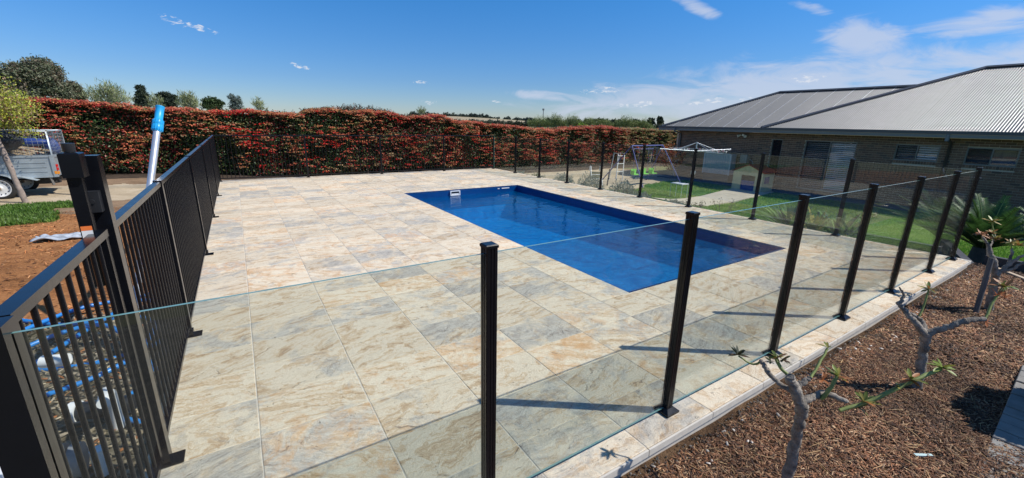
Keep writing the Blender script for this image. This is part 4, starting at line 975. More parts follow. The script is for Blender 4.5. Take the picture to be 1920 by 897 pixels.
def bush(par, c, r, n, L, Wd, cols, name='foliage', mat=LEAF, hollow=.5, up=.4):
    u = rnd3(n)*(hollow+(1-hollow)*rng.random((n, 1))**.5); u *= 1+.25*vn(u[:, 0]*3+c[0], u[:, 1]*3+u[:, 2]*2, 1.2, 5)[:, None]
    cc = np.array(c)+u*np.array(r); d = u/np.linalg.norm(u, axis=1, keepdims=True)+rnd3(n)*.8; d[:, 2] += up
    ci = rng.integers(0, len(cols), n); col = np.array(cols)[ci]*(1+.25*rng.normal(size=(n, 1)))
    V, F, k = quads(cc, d, rnd3(n), rng.uniform(.7, 1.3, n)*L, rng.uniform(.7, 1.3, n)*Wd, np.clip(col, .005, 1))
    return npmesh(name, V, F, mat, k, parent=par)
bush(rb, (20.0, 15.0, .05), (.75, .7, .62), 2600, .09, .05, [(.42, .10, .03), (.36, .05, .03), (.10, .09, .03), (.5, .2, .06)])

# ------------------------------------------------------------------ garden plants by the far glass
def simple_plant(name, label, cat, c, r, n, L, Wd, cols, mat=LEAFM, stem=BARKB, up=.8, hollow=.3, group=None):
    t = thing(name, c, label, cat, group); zb = c[2]
    bush(t, (c[0], c[1], zb+r[2]*.75), r, n, L, Wd, cols, mat=mat, up=up, hollow=hollow)
    mb = MB()
    for k in range(5):
        a = 2*PI*k/5; mb.tube([(c[0], c[1], zb-.03), (c[0]+math.cos(a)*r[0]*.4, c[1]+math.sin(a)*r[1]*.4, zb+r[2]*.9)], [.012, .005], 5)
    mb.build('stems', stem, t); return t
silver = [(.26, .30, .24), (.20, .25, .19), (.34, .36, .30)]
for (x_, y_, r_, lb) in ((8.75, 10.5, .42, 'silvery shrub behind the glass beside the third far post'), (8.8, 9.3, .45, 'silver leaved bush just right of the slide ladder'), (8.8, 8.0, .42, 'grey green shrub low against the glass left of the swing set leg'),
        (8.75, 7.3, .36, 'low silver foliage plant in the border below the swing set'), (8.7, 11.9, .40, 'dusty green shrub next to the far corner post'), (8.8, 6.35, .32, 'small grey shrub under the wire stool'), (8.85, 13.1, .42, 'olive shrub beyond the far corner of the glass')):
    simple_plant('silver_shrub', lb, 'shrub', (x_, y_, float(gz(x_, y_))), (r_*.75, r_, r_*(.9 if y_ > 7.5 else .7)), 2800, .06, .018, silver if r_ != .40 else [(.16, .19, .08), (.22, .24, .12)], group='silver shrubs in the border')
def strap(name, label, c, n, L, Wd, cols, cat='plant', group=None, arch=.6, segs=5, spread=1.0, mat=LEAFM):
    t = thing(name, c, label, cat, group); V = []; F = []; K = []
    for k in range(n):
        a = rng.uniform(0, 2*PI); el_ = rng.uniform(.35, 1.35); Lk = L*rng.uniform(.65, 1.1); dr = np.array([math.cos(a)*math.cos(el_)*spread, math.sin(a)*math.cos(el_)*spread, math.sin(el_)]); sd_ = np.array([-math.sin(a), math.cos(a), 0])
        b = len(V); cl0 = np.array(cols[rng.integers(0, len(cols))])*rng.uniform(.75, 1.25)
        for q in range(segs+1):
            s_ = q/segs; p = np.array(c)+dr*Lk*s_+np.array([dr[0]*.5, dr[1]*.5, -1])*Lk*arch*s_*s_*.5; ww = Wd*(1-(2*s_-.7)**2*.45)*(1 if q < segs else .08)
            V += [p-sd_*ww/2, p+sd_*ww/2]; K += [cl0*(.7+.4*s_)]*2
            if q < segs: F.append((b+2*q, b+2*q+1, b+2*q+3, b+2*q+2))
    npmesh('leaves', V, F, mat, np.clip(np.array(K), .004, 1), parent=t, smooth=True)
    mb = MB(); mb.blob((c[0], c[1], c[2]+.02), (.07, .07, .08), 8, 6, .2, 3); mb.build('crown_base', BARKB, t); return t
agr = [(.09, .19, .03), (.15, .27, .05), (.05, .11, .022)]
gzf = lambda x, y: float(gz(x, y))
strap('agapanthus', 'bright green strap leaved clump behind the glass right of the path', (9.4, 3.95, gzf(9.4, 3.95)), 120, .98, .07, agr, group='strap leaved clumps')
strap('agapanthus', 'broad strap leaved clump behind the glass nearest the blue toy', (9.75, 3.2, gzf(9.75, 3.2)), 90, .95, .07, agr, group='strap leaved clumps')
strap('agapanthus', 'smaller strap leaved clump between the two larger ones', (9.5, 3.55, gzf(9.5, 3.55)+.05), 60, .85, .06, [(.20, .28, .06), (.40, .34, .06)], group='strap leaved clumps')
strap('agapanthus', 'yellow green spiky clump at the end of the garden path', (9.0, 6.25, gzf(9, 6.25)), 30, .42, .03, [(.18, .24, .08), (.30, .33, .12)], group='strap leaved clumps')
def twig_shrub(name, label, c, h, n=9):
    t = thing(name, c, label, 'shrub'); mb = MB(); rr = random.Random(int(c[1]*100)); tips = []
    for k in range(n):
        a = rr.uniform(0, 2*PI); l_ = rr.uniform(.5, 1)*h; e_ = Vector(c)+Vector((math.cos(a)*h*.35, math.sin(a)*h*.35, l_)); m_ = (Vector(c)+e_)/2+Vector((rr.uniform(-.04, .04), rr.uniform(-.04, .04), .03))
        mb.tube([c, m_, e_], [.008, .006, .004], 5); tips += [e_, m_]
    mb.build('stems', BARKB, t); tips = np.array([tuple(q) for q in tips for _ in range(14)])
    V, F, K = quads(tips+rng.normal(size=tips.shape)*.03, rnd3(len(tips)), rnd3(len(tips)), np.full(len(tips), .035), np.full(len(tips), .016), jit((.12, .10, .05), len(tips))); npmesh('leaves', V, F, LEAFM, K, parent=t)
twig_shrub('rose_bush', 'thin dark rose stem standing behind the glass right of the path', (8.75, 5.05, gzf(8.75, 5.05)), .62, 5)
twig_shrub('lavender_bush', 'low purplish twiggy bush behind the glass left of the rose stem', (8.75, 5.75, gzf(8.75, 5.75)), .48, 26)
twig_shrub('small_bare_shrub', 'sparse bare shrub at the lawn edge below the swing set', (8.8, 7.65, gzf(8.8, 7.65)), .5, 10)
# cycad
def cycad(c, label, nf=52, L=1.35):
    t = thing('cycad', c, label, 'palm', 'dark green cycads behind the sleeper edging'); V = []; F = []; K = []; st = MB()
    for k in range(nf):
        a = 2*PI*k/nf*2.4+rng.uniform(-.2, .2); el_ = rng.uniform(.55, 1.4); Lk = L*rng.uniform(.8, 1.1); h_ = np.array([math.cos(a)*math.cos(el_), math.sin(a)*math.cos(el_), math.sin(el_)]); side = np.array([-math.sin(a), math.cos(a), 0]); pts = []
        for q in range(15):
            s_ = q/14; pts.append(np.array(c)+np.array([0, 0, .25])+h_*Lk*s_+np.array([h_[0]*.25, h_[1]*.25, -1])*Lk*.30*s_*s_)
        st.tube([tuple(p) for p in pts[::2]], .008, 4, cap=False)
        for q in range(2, 15):
            tdir = pts[q]-pts[q-1]; tdir /= np.linalg.norm(tdir)
            for r_ in range(3):
                p0 = pts[q-1]+(pts[q]-pts[q-1])*(r_/3); ll = .20*math.sin(min(1, q/14+.12)*PI*.92)+.03
                for sg in (-1, 1):
                    dd_ = side*sg*.85+tdir*.45+np.array([0, 0, .18]); dd_ /= np.linalg.norm(dd_); b = len(V); ww = tdir*.009
                    V += [p0-ww*1.5, p0+ww*1.5, p0+dd_*ll]; F.append((b, b+1, b+2)); K += [np.array((.055, .12, .028))*rng.uniform(.6, 1.6)]*3
    npmesh('fronds', V, F, LEAF, np.array(K), parent=t); st.build('frond_stems', GREENS, t)
    mb = MB(); mb.tube([(c[0], c[1], c[2]-.1), (c[0], c[1], c[2]+.3)], [.17, .13], 12); mb.build('trunk', BARKB, t)
cycad((11.2, 1.5, gzf(11.2, 1.5)), 'large dark green cycad right behind the last glass corner post'); cycad((11.7, .55, gzf(11.7, .55)), 'dark green cycad at the right edge of the view behind the third bare tree', 52, 1.4)

# ------------------------------------------------------------------ frangipani trees
def smoothpts(pts, rad, sub=5, wob=.006, seed=0):
    P3 = [Vector(p) for p in pts]; out = []; R = []; rr = random.Random(seed)
    for i in range(len(P3)-1):
        a, b, c, d = P3[max(i-1, 0)], P3[i], P3[i+1], P3[min(i+2, len(P3)-1)]
        for k in range(sub):
            t = k/sub; v = .5*((2*b)+(c-a)*t+(2*a-5*b+4*c-d)*t*t+(3*b-a-3*c+d)*t**3); out.append(v+Vector((rr.uniform(-wob, wob), rr.uniform(-wob, wob), rr.uniform(-wob, wob)*.5)))
            R.append((rad[i]*(1-t)+rad[i+1]*t)*(1+rr.uniform(-.08, .12)))
    out.append(P3[-1]); R.append(rad[-1]); return out, R
LG = [(.18, .22, .04), (.30, .26, .06), (.36, .15, .05), (.12, .16, .04)]
LD = [(.045, .05, .025), (.09, .05, .03), (.07, .08, .03)]
def rosette(par, p, size, cols, n=13):
    p = np.array(p); a = rng.uniform(0, 2*PI, n); e_ = rng.uniform(-.2, 1.1, n); d = np.c_[np.cos(a)*np.cos(e_), np.sin(a)*np.cos(e_), np.sin(e_)]
    ci = np.array(cols)[rng.integers(0, len(cols), n)]*rng.uniform(.7, 1.3, (n, 1)); up = np.tile((0, 0, 1.), (n, 1))+rnd3(n)*.3; L = .82*size*rng.uniform(.6, 1.15, n)
    d /= np.linalg.norm(d, axis=1, keepdims=True); s = np.cross(d, up); s /= np.linalg.norm(s, axis=1, keepdims=True); nn = np.cross(s, d)
    V = []; F = []; K = []
    for k in range(n):
        b = len(V)
        for q, (t, w_) in enumerate(((0, .06), (.3, .26), (.65, .30), (.88, .16), (1.0, .0))):
            c = p+d[k]*L[k]*t-nn[k]*L[k]*.18*t*t; ww = s[k]*L[k]*w_*.5
            V += [c-ww, c+nn[k]*0-nn[k]*L[k]*.03, c+ww]; K += [ci[k]]*3
            if q: 
                o = b+3*q; F += [(o-3, o-2, o+1, o), (o-2, o-1, o+2, o+1)]
    return npmesh('leaf_cluster', V, F, LEAF, np.array(K), parent=par, smooth=True)
def frangi(label, base, trunk, branches, twigs, ros, k_r=1.0, k_t=1.0, group='bare frangipani trees in the mulch bed'):
    trunk = (trunk[0], [q*k_t for q in trunk[1]]); branches = [(p, [q*k_r for q in r]) for p, r in branches]; twigs = [(p, [q*min(1, k_r*1.15) for q in r]) for p, r in twigs]
    t = thing('frangipani_tree', base, label, 'tree', group)
    mb = MB(); o, r = smoothpts(*trunk, 8, .004, 3); mb.tube(o, r, 14); tr = mb.build('trunk', BARK, t)
    for k, (p, r) in enumerate(branches):
        mb = MB(); o, rr = smoothpts(p, r, 6, .005, k); mb.tube(o, rr, 10)
        for q in range(1, len(o)-1, 3):
            if random.random() < .7: mb.blob(tuple(o[q]+Vector((random.uniform(-1, 1), random.uniform(-1, 1), 1))*rr[q]*.55), (rr[q]*.55,)*3, 7, 5, .15, q)
        mb.build('branch', BARK, t)
    for k, (p, r) in enumerate(twigs):
        mb = MB(); o, rr = smoothpts(p, r, 5, .002, k+50); mb.tube(o, rr, 8); mb.build('shoot', GREENS, t)
    for p, s_, c_, n_ in ros: rosette(t, p, s_, c_, n_)
frangi('nearest bare frangipani tree with a long green shoot reaching right', (2.12, .67, -.1),
    ([(2.14, .68, -.14), (2.116, .675, .19), (2.078, .665, .348), (2.039, .656, .475)], [.046, .038, .036, .046]),
    [([(2.039, .656, .45), (2, .68, .54), (1.977, .701, .596), (1.958, .697, .622)], [.042, .034, .032, .022]),
     ([(2, .68, .53), (1.993, .733, .540), (1.984, .784, .563), (1.984, .82, .596), (1.981, .841, .617)], [.024, .019, .017, .017, .013]),
     ([(2.041, .66, .484), (2.11, .643, .495), (2.174, .616, .501), (2.212, .548, .481)], [.032, .022, .02, .017]),
     ([(2.0, .69, .54), (2.05, .675, .575), (2.084, .667, .591)], [.022, .017, .014])],
    [([(1.981, .841, .612), (1.962, .87, .59), (1.932, .923, .617)], [.007, .006, .005]),
     ([(1.978, .702, .603), (1.977, .749, .629), (1.99, .791, .671)], [.011, .010, .009]),
     ([(2.084, .667, .591), (2.15, .668, .64), (2.224, .672, .695)], [.009, .008, .007]),
     ([(2.134, .624, .484), (2.15, .607, .538), (2.189, .601, .597)], [.013, .012, .010]),
     ([(2.153, .554, .46), (2.247, .495, .501), (2.335, .444, .56), (2.423, .394, .618), (2.529, .342, .666)], [.011, .011, .012, .012, .010])],
    [((1.930, .926, .622), .062, LD, 16), ((1.985, .78, .668), .06, LG, 14), ((2.0, .76, .66), .05, LD, 12), ((1.99, .80, .63), .045, LD, 8), ((2.226, .672, .70), .055, LG, 8), ((2.19, .60, .60), .065, LG, 14), ((2.12, .63, .59), .05, [(.36, .13, .04)], 6), ((2.25, .50, .505), .075, LG, 15), ((2.235, .51, .47), .06, LG, 8), ((2.41, .405, .62), .07, LG, 12), ((2.35, .43, .59), .05, LG, 8), ((2.535, .34, .675), .075, [(.30, .32, .06), (.22, .28, .05)], 14)], .64, .60)
frangi('middle bare frangipani tree with two thick spreading limbs', (3.84, .62, -.1),
    ([(3.90, .61, -.14), (3.873, .623, .12), (3.85, .63, .24), (3.821, .636, .36)], [.060, .052, .046, .062]),
    [([(3.812, .642, .347), (3.771, .688, .418), (3.803, .739, .447), (3.808, .786, .486), (3.81, .817, .509)], [.048, .034, .032, .026, .020]),
     ([(3.81, .817, .505), (3.854, .806, .562), (3.834, .838, .62)], [.024, .018, .008]),
     ([(3.814, .644, .368), (3.867, .688, .417), (3.818, .733, .457)], [.036, .028, .02]),
     ([(3.827, .636, .355), (3.861, .57, .41), (3.892, .524, .455), (3.945, .477, .492), (3.999, .422, .509)], [.048, .033, .034, .032, .026])],
    [([(3.999, .422, .509), (4.08, .424, .6), (4.163, .404, .7)], [.012, .011, .009]), ([(3.849, .699, .452), (3.899, .701, .522), (3.94, .709, .626)], [.011, .010, .008])],
    [((3.94, .709, .63), .075, LG, 14), ((4.165, .404, .71), .09, LG, 16), ((4.10, .42, .66), .06, [(.38, .14, .05)], 8), ((3.84, .75, .42), .06, [(.30, .12, .05), (.14, .16, .04)], 9), ((4.06, .42, .47), .06, [(.36, .13, .05)], 7)], .55, .52)
frangi('farthest bare frangipani tree beside a grey stake with bronze young leaves', (6.43, .68, -.1),
    ([(6.45, .68, -.14), (6.401, .698, .182), (6.341, .7, .296)], [.078, .068, .066]),
    [([(6.341, .7, .28), (6.282, .736, .439), (6.26, .774, .512), (6.255, .805, .595)], [.060, .048, .044, .034]),
     ([(6.255, .805, .585), (6.237, .832, .641), (6.255, .87, .679)], [.026, .020, .016]),
     ([(6.261, .795, .577), (6.36, .80, .62), (6.475, .812, .674)], [.022, .012, .010]),
     ([(6.32, .698, .30), (6.353, .666, .366), (6.421, .65, .451), (6.452, .667, .562)], [.045, .036, .03, .018]),
     ([(6.353, .666, .366), (6.394, .614, .476), (6.421, .575, .523), (6.5, .5, .56)], [.034, .028, .024, .02]),
     ([(6.342, .664, .339), (6.367, .604, .393), (6.412, .559, .459), (6.5, .46, .5)], [.030, .024, .02, .018])],
    [([(6.475, .812, .674), (6.47, .84, .74), (6.468, .861, .807)], [.010, .009, .008]), ([(6.31, .657, -.12), (6.374, .659, .014), (6.473, .644, .159)], [.012, .012, .010]), ([(6.45, .667, .56), (6.44, .69, .62)], [.01, .008])],
    [((6.25, .875, .69), .085, [(.42, .20, .10), (.50, .28, .15)], 22), ((6.467, .861, .81), .09, [(.20, .24, .05), (.40, .28, .08)], 20), ((6.42, .83, .70), .075, [(.42, .22, .09), (.2, .24, .06)], 14), ((6.40, .82, .64), .09, [(.45, .22, .10)], 10), ((6.44, .69, .63), .085, [(.42, .26, .08), (.25, .25, .06)], 18), ((6.52, .64, .6), .10, [(.4, .2, .06)], 12), ((6.475, .644, .17), .08, [(.35, .22, .05), (.2, .22, .05)], 16), ((6.56, .55, .66), .085, [(.28, .30, .07)], 14), ((6.60, .62, .02), .10, [(.40, .15, .05)], 10), ((6.33, .78, .66), .08, LG, 14), ((6.5, .50, .585), .09, LG, 14), ((6.28, .84, .62), .07, LG, 10)], .50, .45)
sk_ = thing('garden_stake', (6.19, .73, -.12), 'plain grey stake propped beside the farthest frangipani', 'stake')
mb = MB(); mb.tube([(6.193, .728, -.16), (6.231, .752, .48)], .022, 8, True, False); mb.build('stake_shaft', simple('stake_grey', (.12, .115, .11), .8), sk_)

# mulch chips, straw and little stones
def chips(n, x0_, x1_, y0_, y1_, Lr, Wr, cols, name, label, zoff=.006, parent=None):
    x = rng.uniform(x0_, x1_, n); y = rng.uniform(y0_, y1_, n); z = gz(x, y)+zoff+rng.random(n)*.010
    a = rng.uniform(0, PI, n); tl = rng.normal(size=n)*.35; L = rng.uniform(*Lr, n); Wd = rng.uniform(*Wr, n); T = Wd*.28
    u = np.c_[np.cos(a)*np.cos(tl), np.sin(a)*np.cos(tl), np.sin(tl)]; s = np.c_[-np.sin(a), np.cos(a), rng.normal(size=n)*.3]; s /= np.linalg.norm(s, axis=1, keepdims=True); nn = np.cross(u, s)
    c = np.c_[x, y, z]; q = lambda p, r, t: c+u*(L*p/2)[:, None]+s*(Wd*r/2)[:, None]+nn*(T*t/2)[:, None]
    V = np.stack([q(-1, -1, -1), q(1, -.6, -1), q(1, .6, -1), q(-1, 1, -1), q(-.9, -.8, 1), q(.9, -.5, 1), q(.9, .5, 1), q(-.9, .8, 1)], 1).reshape(-1, 3)
    b = (np.arange(n)*8)[:, None]; F = np.concatenate([b+np.array(f) for f in ((4, 5, 6, 7), (0, 1, 5, 4), (1, 2, 6, 5), (2, 3, 7, 6), (3, 0, 4, 7))], 0)
    pt_ = (1+.50*vn(x, y, 1.6, 81)+.38*vn(x, y, 5.5, 82))[:, None]*np.array([[1.08, 1.0, .92]])
    K = np.repeat(np.clip(np.array(cols)[rng.integers(0, len(cols), n)]*rng.uniform(.55, 1.35, (n, 1))*pt_, .005, 1), 8, 0)
    o = npmesh(name, V, F, LEAFM, K, kind='stuff'); tag(o, label, 'mulch'); return o
CH = [(.27, .135, .07), (.185, .09, .048), (.10, .052, .034), (.36, .22, .125), (.06, .035, .024), (.25, .12, .062), (.18, .088, .048), (.44, .31, .19), (.07, .042, .03)]
chips(62000, .9, 4.6, -.35, 1.12, (.012, .050), (.0025, .008), CH, 'bark_chips', 'brown shredded bark mulch covering the near garden bed')
chips(34000, 4.6, 8.55, -.6, 1.12, (.02, .07), (.004, .013), CH, 'bark_chips', 'brown bark mulch around the farther frangipani trees')
chips(1500, 1.0, 8.2, -.3, 1.1, (.04, .11), (.002, .004), [(.52, .38, .2), (.42, .28, .14)], 'dry_straw', 'thin straw strands among the mulch', .014)
chips(1400, 1.0, 8.4, 1.06, 1.165, (.006, .02), (.006, .014), [(.08, .075, .07), (.15, .14, .13), (.05, .05, .05)], 'edge_soil_crumbs', 'grey soil crumbs along the deck edge')
chips(60, 1.0, 8.0, .95, 1.15, (.012, .035), (.01, .02), [(.6, .58, .54)], 'mortar_crumbs', 'pale mortar crumbs scattered along the deck edge', .012)
chips(9000, -7.5, -.7, 2.6, 13.5, (.02, .09), (.008, .02), [(.44, .20, .08), (.34, .14, .05), (.52, .28, .13), (.2, .09, .04)], 'orange_bark_chips', 'orange brown mulch chips on the ground left of the pool fence')
chips(5000, -2.4, -.66, 2.0, 5.3, (.02, .08), (.012, .03), [(.30, .27, .2), (.16, .14, .10), (.42, .38, .3), (.1, .09, .06)], 'rubble_pieces', 'broken stone pieces around the pool pump')
o = MB(); o.beam((3.02, .40, -.083), (3.10, .345, -.082), .018, .006); q_ = o.build('pale_offcut', simple('pale_green_offcut', (.55, .70, .66), .4)); tag(q_, 'thin pale green offcut lying on the mulch', 'offcut')
o = MB(); o.beam((6.95, .50, -.07), (7.35, .42, -.07), .03, .025); q_ = o.build('fallen_stick', BARK); tag(q_, 'pale fallen stick on the mulch right of the stake', 'stick')
o = MB(); o.beam((8.48, .98, -.08), (7.9, .45, -.08), .05, .03); q_ = o.build('timber_edging_board', simple('pale_timber', (.5, .38, .26), .8)); tag(q_, 'pale timber board lying across the mulch behind the farthest frangipani', 'board')
EDGEP = simple('weathered_grey_paver', (.235, .225, .205), .85, 0, .2, 9, bmp=.4)
pe = thing('paver_edging', (4.2, .1, -.1), 'row of small grey pavers edging the mulch at the lower right', 'garden edging')
for k in range(16):
    x_ = 3.05+k*.125; mb = MB(); zz = -.092+random.uniform(-.004, .006)-(.012 if k < 5 else 0)
    mb.box((x_, .10+.012*(k-6)*.5, zz), (.117, .21, .05), Matrix.Rotation(.04+random.uniform(-.01, .01), 3, 'Z'), .004); mb.build('paver', EDGEP, pe)

# made-up unseen shrub, added right of the view to cast a rounded shade
tb_ = thing('added_shade_shrub', (4.45, -.22, -.1), 'made-up rounded shrub added outside the lower right corner to cast shade', 'shrub')
bush(tb_, (4.45, -.22, .30), (.36, .33, .40), 16000, .05, .03, [(.05, .09, .02), (.08, .13, .03)], hollow=.35)
mb = MB(); mb.tube([(4.45, -.22, -.14), (4.45, -.22, .3)], .03, 8); mb.build('trunk', BARKB, tb_)

# ------------------------------------------------------------------ grass
def grass(n, test, h, wd, cols, name, label):
    xs_, ys_ = test; x = rng.uniform(*xs_, n); y = rng.uniform(*ys_, n)
    ixx = np.clip(np.searchsorted(xs, x)-1, 0, nx-2); iyy = np.clip(np.searchsorted(ys, y)-1, 0, ny-2); k = zone[iyy*(nx-1)+ixx] == 1; x, y = x[k], y[k]
    ok = ~((x > 11.4) & (x < 20.4) & (y > np.interp(x, [11.4, 12.5, 14, 16, 18.3, 20.35], [7.7, 7.75, 8.4, 8.9, 9.2, 9.5])) & (y < np.interp(x, [11.4, 12.5, 14, 16, 18.3, 20.35], [9.1, 9.1, 9.7, 10.3, 10.8, 11.2]))); x, y = x[ok], y[ok]; n = len(x)
    c = np.c_[x, y, gz(x, y)-.005]; d = rnd3(n)*.55; d[:, 2] = 1; a = rng.uniform(0, 2*PI, n); nr = np.c_[np.cos(a), np.sin(a), 0*a]
    pt = vn(x, y, .8, 51)*.5+vn(x, y, 3, 52)*.3; col = np.array(cols[0])*(1-sst(-.4, .5, pt))[:, None]+np.array(cols[1])*sst(-.4, .5, pt)[:, None]; col = col*rng.uniform(.65, 1.4, (n, 1))
    V, F, K = quads(c, d, nr, h*rng.uniform(.6, 1.4, n), np.full(n, wd), np.clip(col, .004, 1)); o = npmesh(name, V, F, LEAF, K, kind='stuff'); tag(o, label, 'grass')
grass(110000, ((9.0, 20.5), (.5, 14.8)), .055, .016, [(.15, .31, .035), (.33, .43, .09)], 'lawn_grass', 'mown green lawn between the glass fence and the house')
grass(42000, ((-8.5, -2.9), (11, 15.6)), .085, .022, [(.10, .19, .03), (.17, .25, .06)], 'long_grass', 'patch of longer bright grass below the trailer')
# ------------------------------------------------------------------ cloth
cg = np.linspace(0, 1, 26); A, B = np.meshgrid(cg, cg); fx_ = -2.95+.85*A+.05*vn(A, B, 3, 61); fy_ = 9.45+.45*B+.04*vn(A, B, 4, 62)
fz_ = gz(fx_, fy_)+.02+.06*np.abs(vn(A*1.3, B, 4.2, 63))+.05*(1-A)*np.abs(vn(A, B, 7, 64))
i_, j_ = np.meshgrid(np.arange(25), np.arange(25)); k_ = (j_*26+i_).ravel()
o = npmesh('crumpled_cloth', np.c_[fx_.ravel(), fy_.ravel(), fz_.ravel()], np.c_[k_, k_+1, k_+27, k_+26], simple('grey_cloth', (.36, .40, .45), .85, 0, .45, 9), smooth=True)
tag(o, 'crumpled pale grey cloth lying on the orange mulch', 'cloth'); o.modifiers.new('thick', 'SOLIDIFY').thickness = .008

# ------------------------------------------------------------------ trailer
tr = thing('box_trailer', (-5.3, 17, -.5), 'galvanised box trailer with mesh cage parked by the hedge', 'trailer')
xr, xf, yn, yf, zb_, zr = -4.28, -6.75, 16.45, 17.75, .06, .60
mb = MB(); mb.b2((xf, yn, zb_), (xr, yn+.02, zr)); mb.b2((xf, yn-.02, zr-.03), (xr, yn+.04, zr+.02)); mb.b2((xf, yn-.012, zb_-.03), (xr, yn+.03, zb_+.03))
for k in range(3): mb.beam((xf+.3, yn-.004, zb_+.13+.12*k), (xr-.15, yn-.004, zb_+.13+.12*k), .014, .02)
mb.build('side_panel', GALV, tr)
mb = MB(); mb.b2((xf, yf-.02, zb_), (xr, yf, zr)); mb.build('side_panel', GALV, tr)
mb = MB(); mb.b2((xr-.03, yn+.04, zb_), (xr, yf-.03, zr)); mb.b2((xr-.02, yn+.02, zr-.04), (xr+.02, yf, zr+.02)); mb.b2((xr-.05, yn-.03, zb_-.02), (xr+.03, yn+.06, zr+.03)); mb.build('tailgate', GALV, tr)
mb = MB(); mb.b2((xf, yn+.02, zb_-.02), (xr-.03, yf-.02, zb_+.01)); mb.build('floor', GALV, tr)
mb = MB(); mb.beam((xf-.3, 16.75, zb_-.07), (xr, 16.75, zb_-.07), .05, .08); mb.beam((xf-.3, 17.45, zb_-.07), (xr, 17.45, zb_-.07), .05, .08); mb.beam((xf-.3, 17.1, zb_-.07), (xf-1.4, 17.1, zb_-.07), .06, .08); mb.beam((-5.35, 16.5, -.19), (-5.35, 17.7, -.19), .05, .05); mb.build('chassis', DARKP, tr)
LR = simple('tail_light_red', (.6, .02, .02), .3); LA = simple('tail_light_amber', (.8, .3, .03), .3)
for k, (m_, z_) in enumerate(((LR, .34), (LR, .25), (LA, .15))):
    mb = MB(); mb.b2((xr+.031, yn-.02, z_-.035), (xr+.05, yn+.10, z_+.035)); mb.build('tail_light', m_, tr)
mb = MB(); mb.b2((xr-.02, yn-.036, .12), (xr+.03, yn-.031, .2)); mb.build('side_reflector', LA, tr)
def wheel(yc_):
    T = MB(); xc, zc = -5.35, -.19; r = .305
    ys_ = [(-.085, .22), (-.09, .26), (-.07, .295), (-.03, r), (.03, r), (.07, .295), (.09, .26), (.085, .22)]; nseg = 28; base = len(T.v); T.sm = True
    for dy, rr in ys_:
        for k in range(nseg): a = 2*PI*k/nseg; T.v.append((xc+rr*math.cos(a), yc_+dy, zc+rr*math.sin(a)))
    for i in range(len(ys_)-1):
        for k in range(nseg): a = base+i*nseg+k; b = base+i*nseg+(k+1) % nseg; T.face([a, b, b+nseg, a+nseg])
    t_ = T.build('tyre', RUBBER, tr)
    Rm = MB(); Rm.sm = True; base = 0; prof_ = [(-.088, .222), (-.088, .20), (-.055, .185), (-.05, .15), (-.065, .09), (-.062, .05), (-.09, .045), (-.092, .0)]
    for dy, rr in prof_:
        for k in range(nseg): a = 2*PI*k/nseg; Rm.v.append((xc+max(rr, .001)*math.cos(a), yc_+dy, zc+max(rr, .001)*math.sin(a)))
    for i in range(len(prof_)-1):
        for k in range(nseg): a = i*nseg+k; b = i*nseg+(k+1) % nseg; Rm.face([a, b, b+nseg, a+nseg])
    ro = Rm.build('rim', WHITEM, tr)
    H = MB()
    for k in range(12): a = 2*PI*k/12; c0 = (xc+.165*math.cos(a), yc_-.066, zc+.165*math.sin(a)); H.tube([(c0[0], yc_-.050, c0[2]), c0], .013, 8)
    H.build('rim_holes', DARKP, ro)
    H = MB(); H.tube([(xc, yc_-.08, zc), (xc, yc_-.13, zc)], [.045, .035], 14); H.build('hub_cap', simple('hub_tan', (.35, .26, .17), .6) if 'hub_tan' not in bpy.data.materials else bpy.data.materials['hub_tan'], ro)
wheel(16.35); wheel(17.85)
mb = MB()
for k in range(7):
    a0 = PI*(.02+.96*k/7)+.0; a1 = PI*(.02+.96*(k+1)/7); p0 = (-5.35+.37*math.cos(a0), 16.33, -.17+.34*math.sin(a0)); p1 = (-5.35+.37*math.cos(a1), 16.33, -.17+.34*math.sin(a1)); mb.beam(p0, p1, .22, .012, (0, 0, 1) if abs(p0[0]-p1[0]) > .02 else (1, 0, 0))
mb.beam((-5.0, 16.33, .12), (-4.62, 16.33, -.02), .22, .012); mb.build('mudguard', GALV, tr)
mb = MB(); mb.box((-4.75, 16.5, .18), (.42, .02, .03), Matrix.Rotation(.55, 3, 'Y')); mb.build('side_step', WHITEM, tr)
mb = MB(); mb.beam((-4.42, 16.48, .02), (-4.38, 16.44, -.18), .05, .03); mb.build('number_plate_bracket', CONCG, tr)
mb = MB(); mb.beam((-4.16, 16.6, .16), (-3.98, 16.5, -.34), .10, .03); mb.build('drop_stand', WHITEM, tr)
# spare tyre under the rear
mb = MB(); mb.tube([(-4.6, 16.9, -.16), (-4.6, 16.9, .02)], .26, 22); mb.build('spare_tyre', RUBBER, tr)
# cage
def cage(p, q, z0_, z1_, dirs):
    m_ = MB(); p = Vector(p); q = Vector(q); m_.tube([(p.x, p.y, z0_), (p.x, p.y, z1_), (q.x, q.y, z1_), (q.x, q.y, z0_)], .016, 6)
    n_ = int((q-p).length/.095)
    for k in range(1, n_): c = p+(q-p)*k/n_; m_.tube([(c.x, c.y, z0_), (c.x, c.y, z1_)], .0035, 4, False)
    for k in range(0, 7): zz = z0_+(z1_-z0_)*k/7; m_.tube([(p.x, p.y, zz), (q.x, q.y, zz)], .0035, 4, False)
    m_.build('cage_panel', GALV, tr)
cage((xf, yn), (xr, yn), zr+.03, 1.25, 0); cage((xf, yf), (xr, yf), zr+.03, 1.25, 0); cage((xr, yn+.04), (xr+.0, yf-.04), zr+.03, 1.25, 0); cage((xf, yn+.04), (xf, yf-.04), zr+.03, 1.25, 0)
ld = thing('green_waste_load', (-5.3, 17.1, .3), 'heap of pale cut timber and branches inside the trailer cage', 'timber pile')
WOOD = simple('cut_timber', (.48, .37, .24), .85, 0, .3, 5); rr_ = random.Random(9)
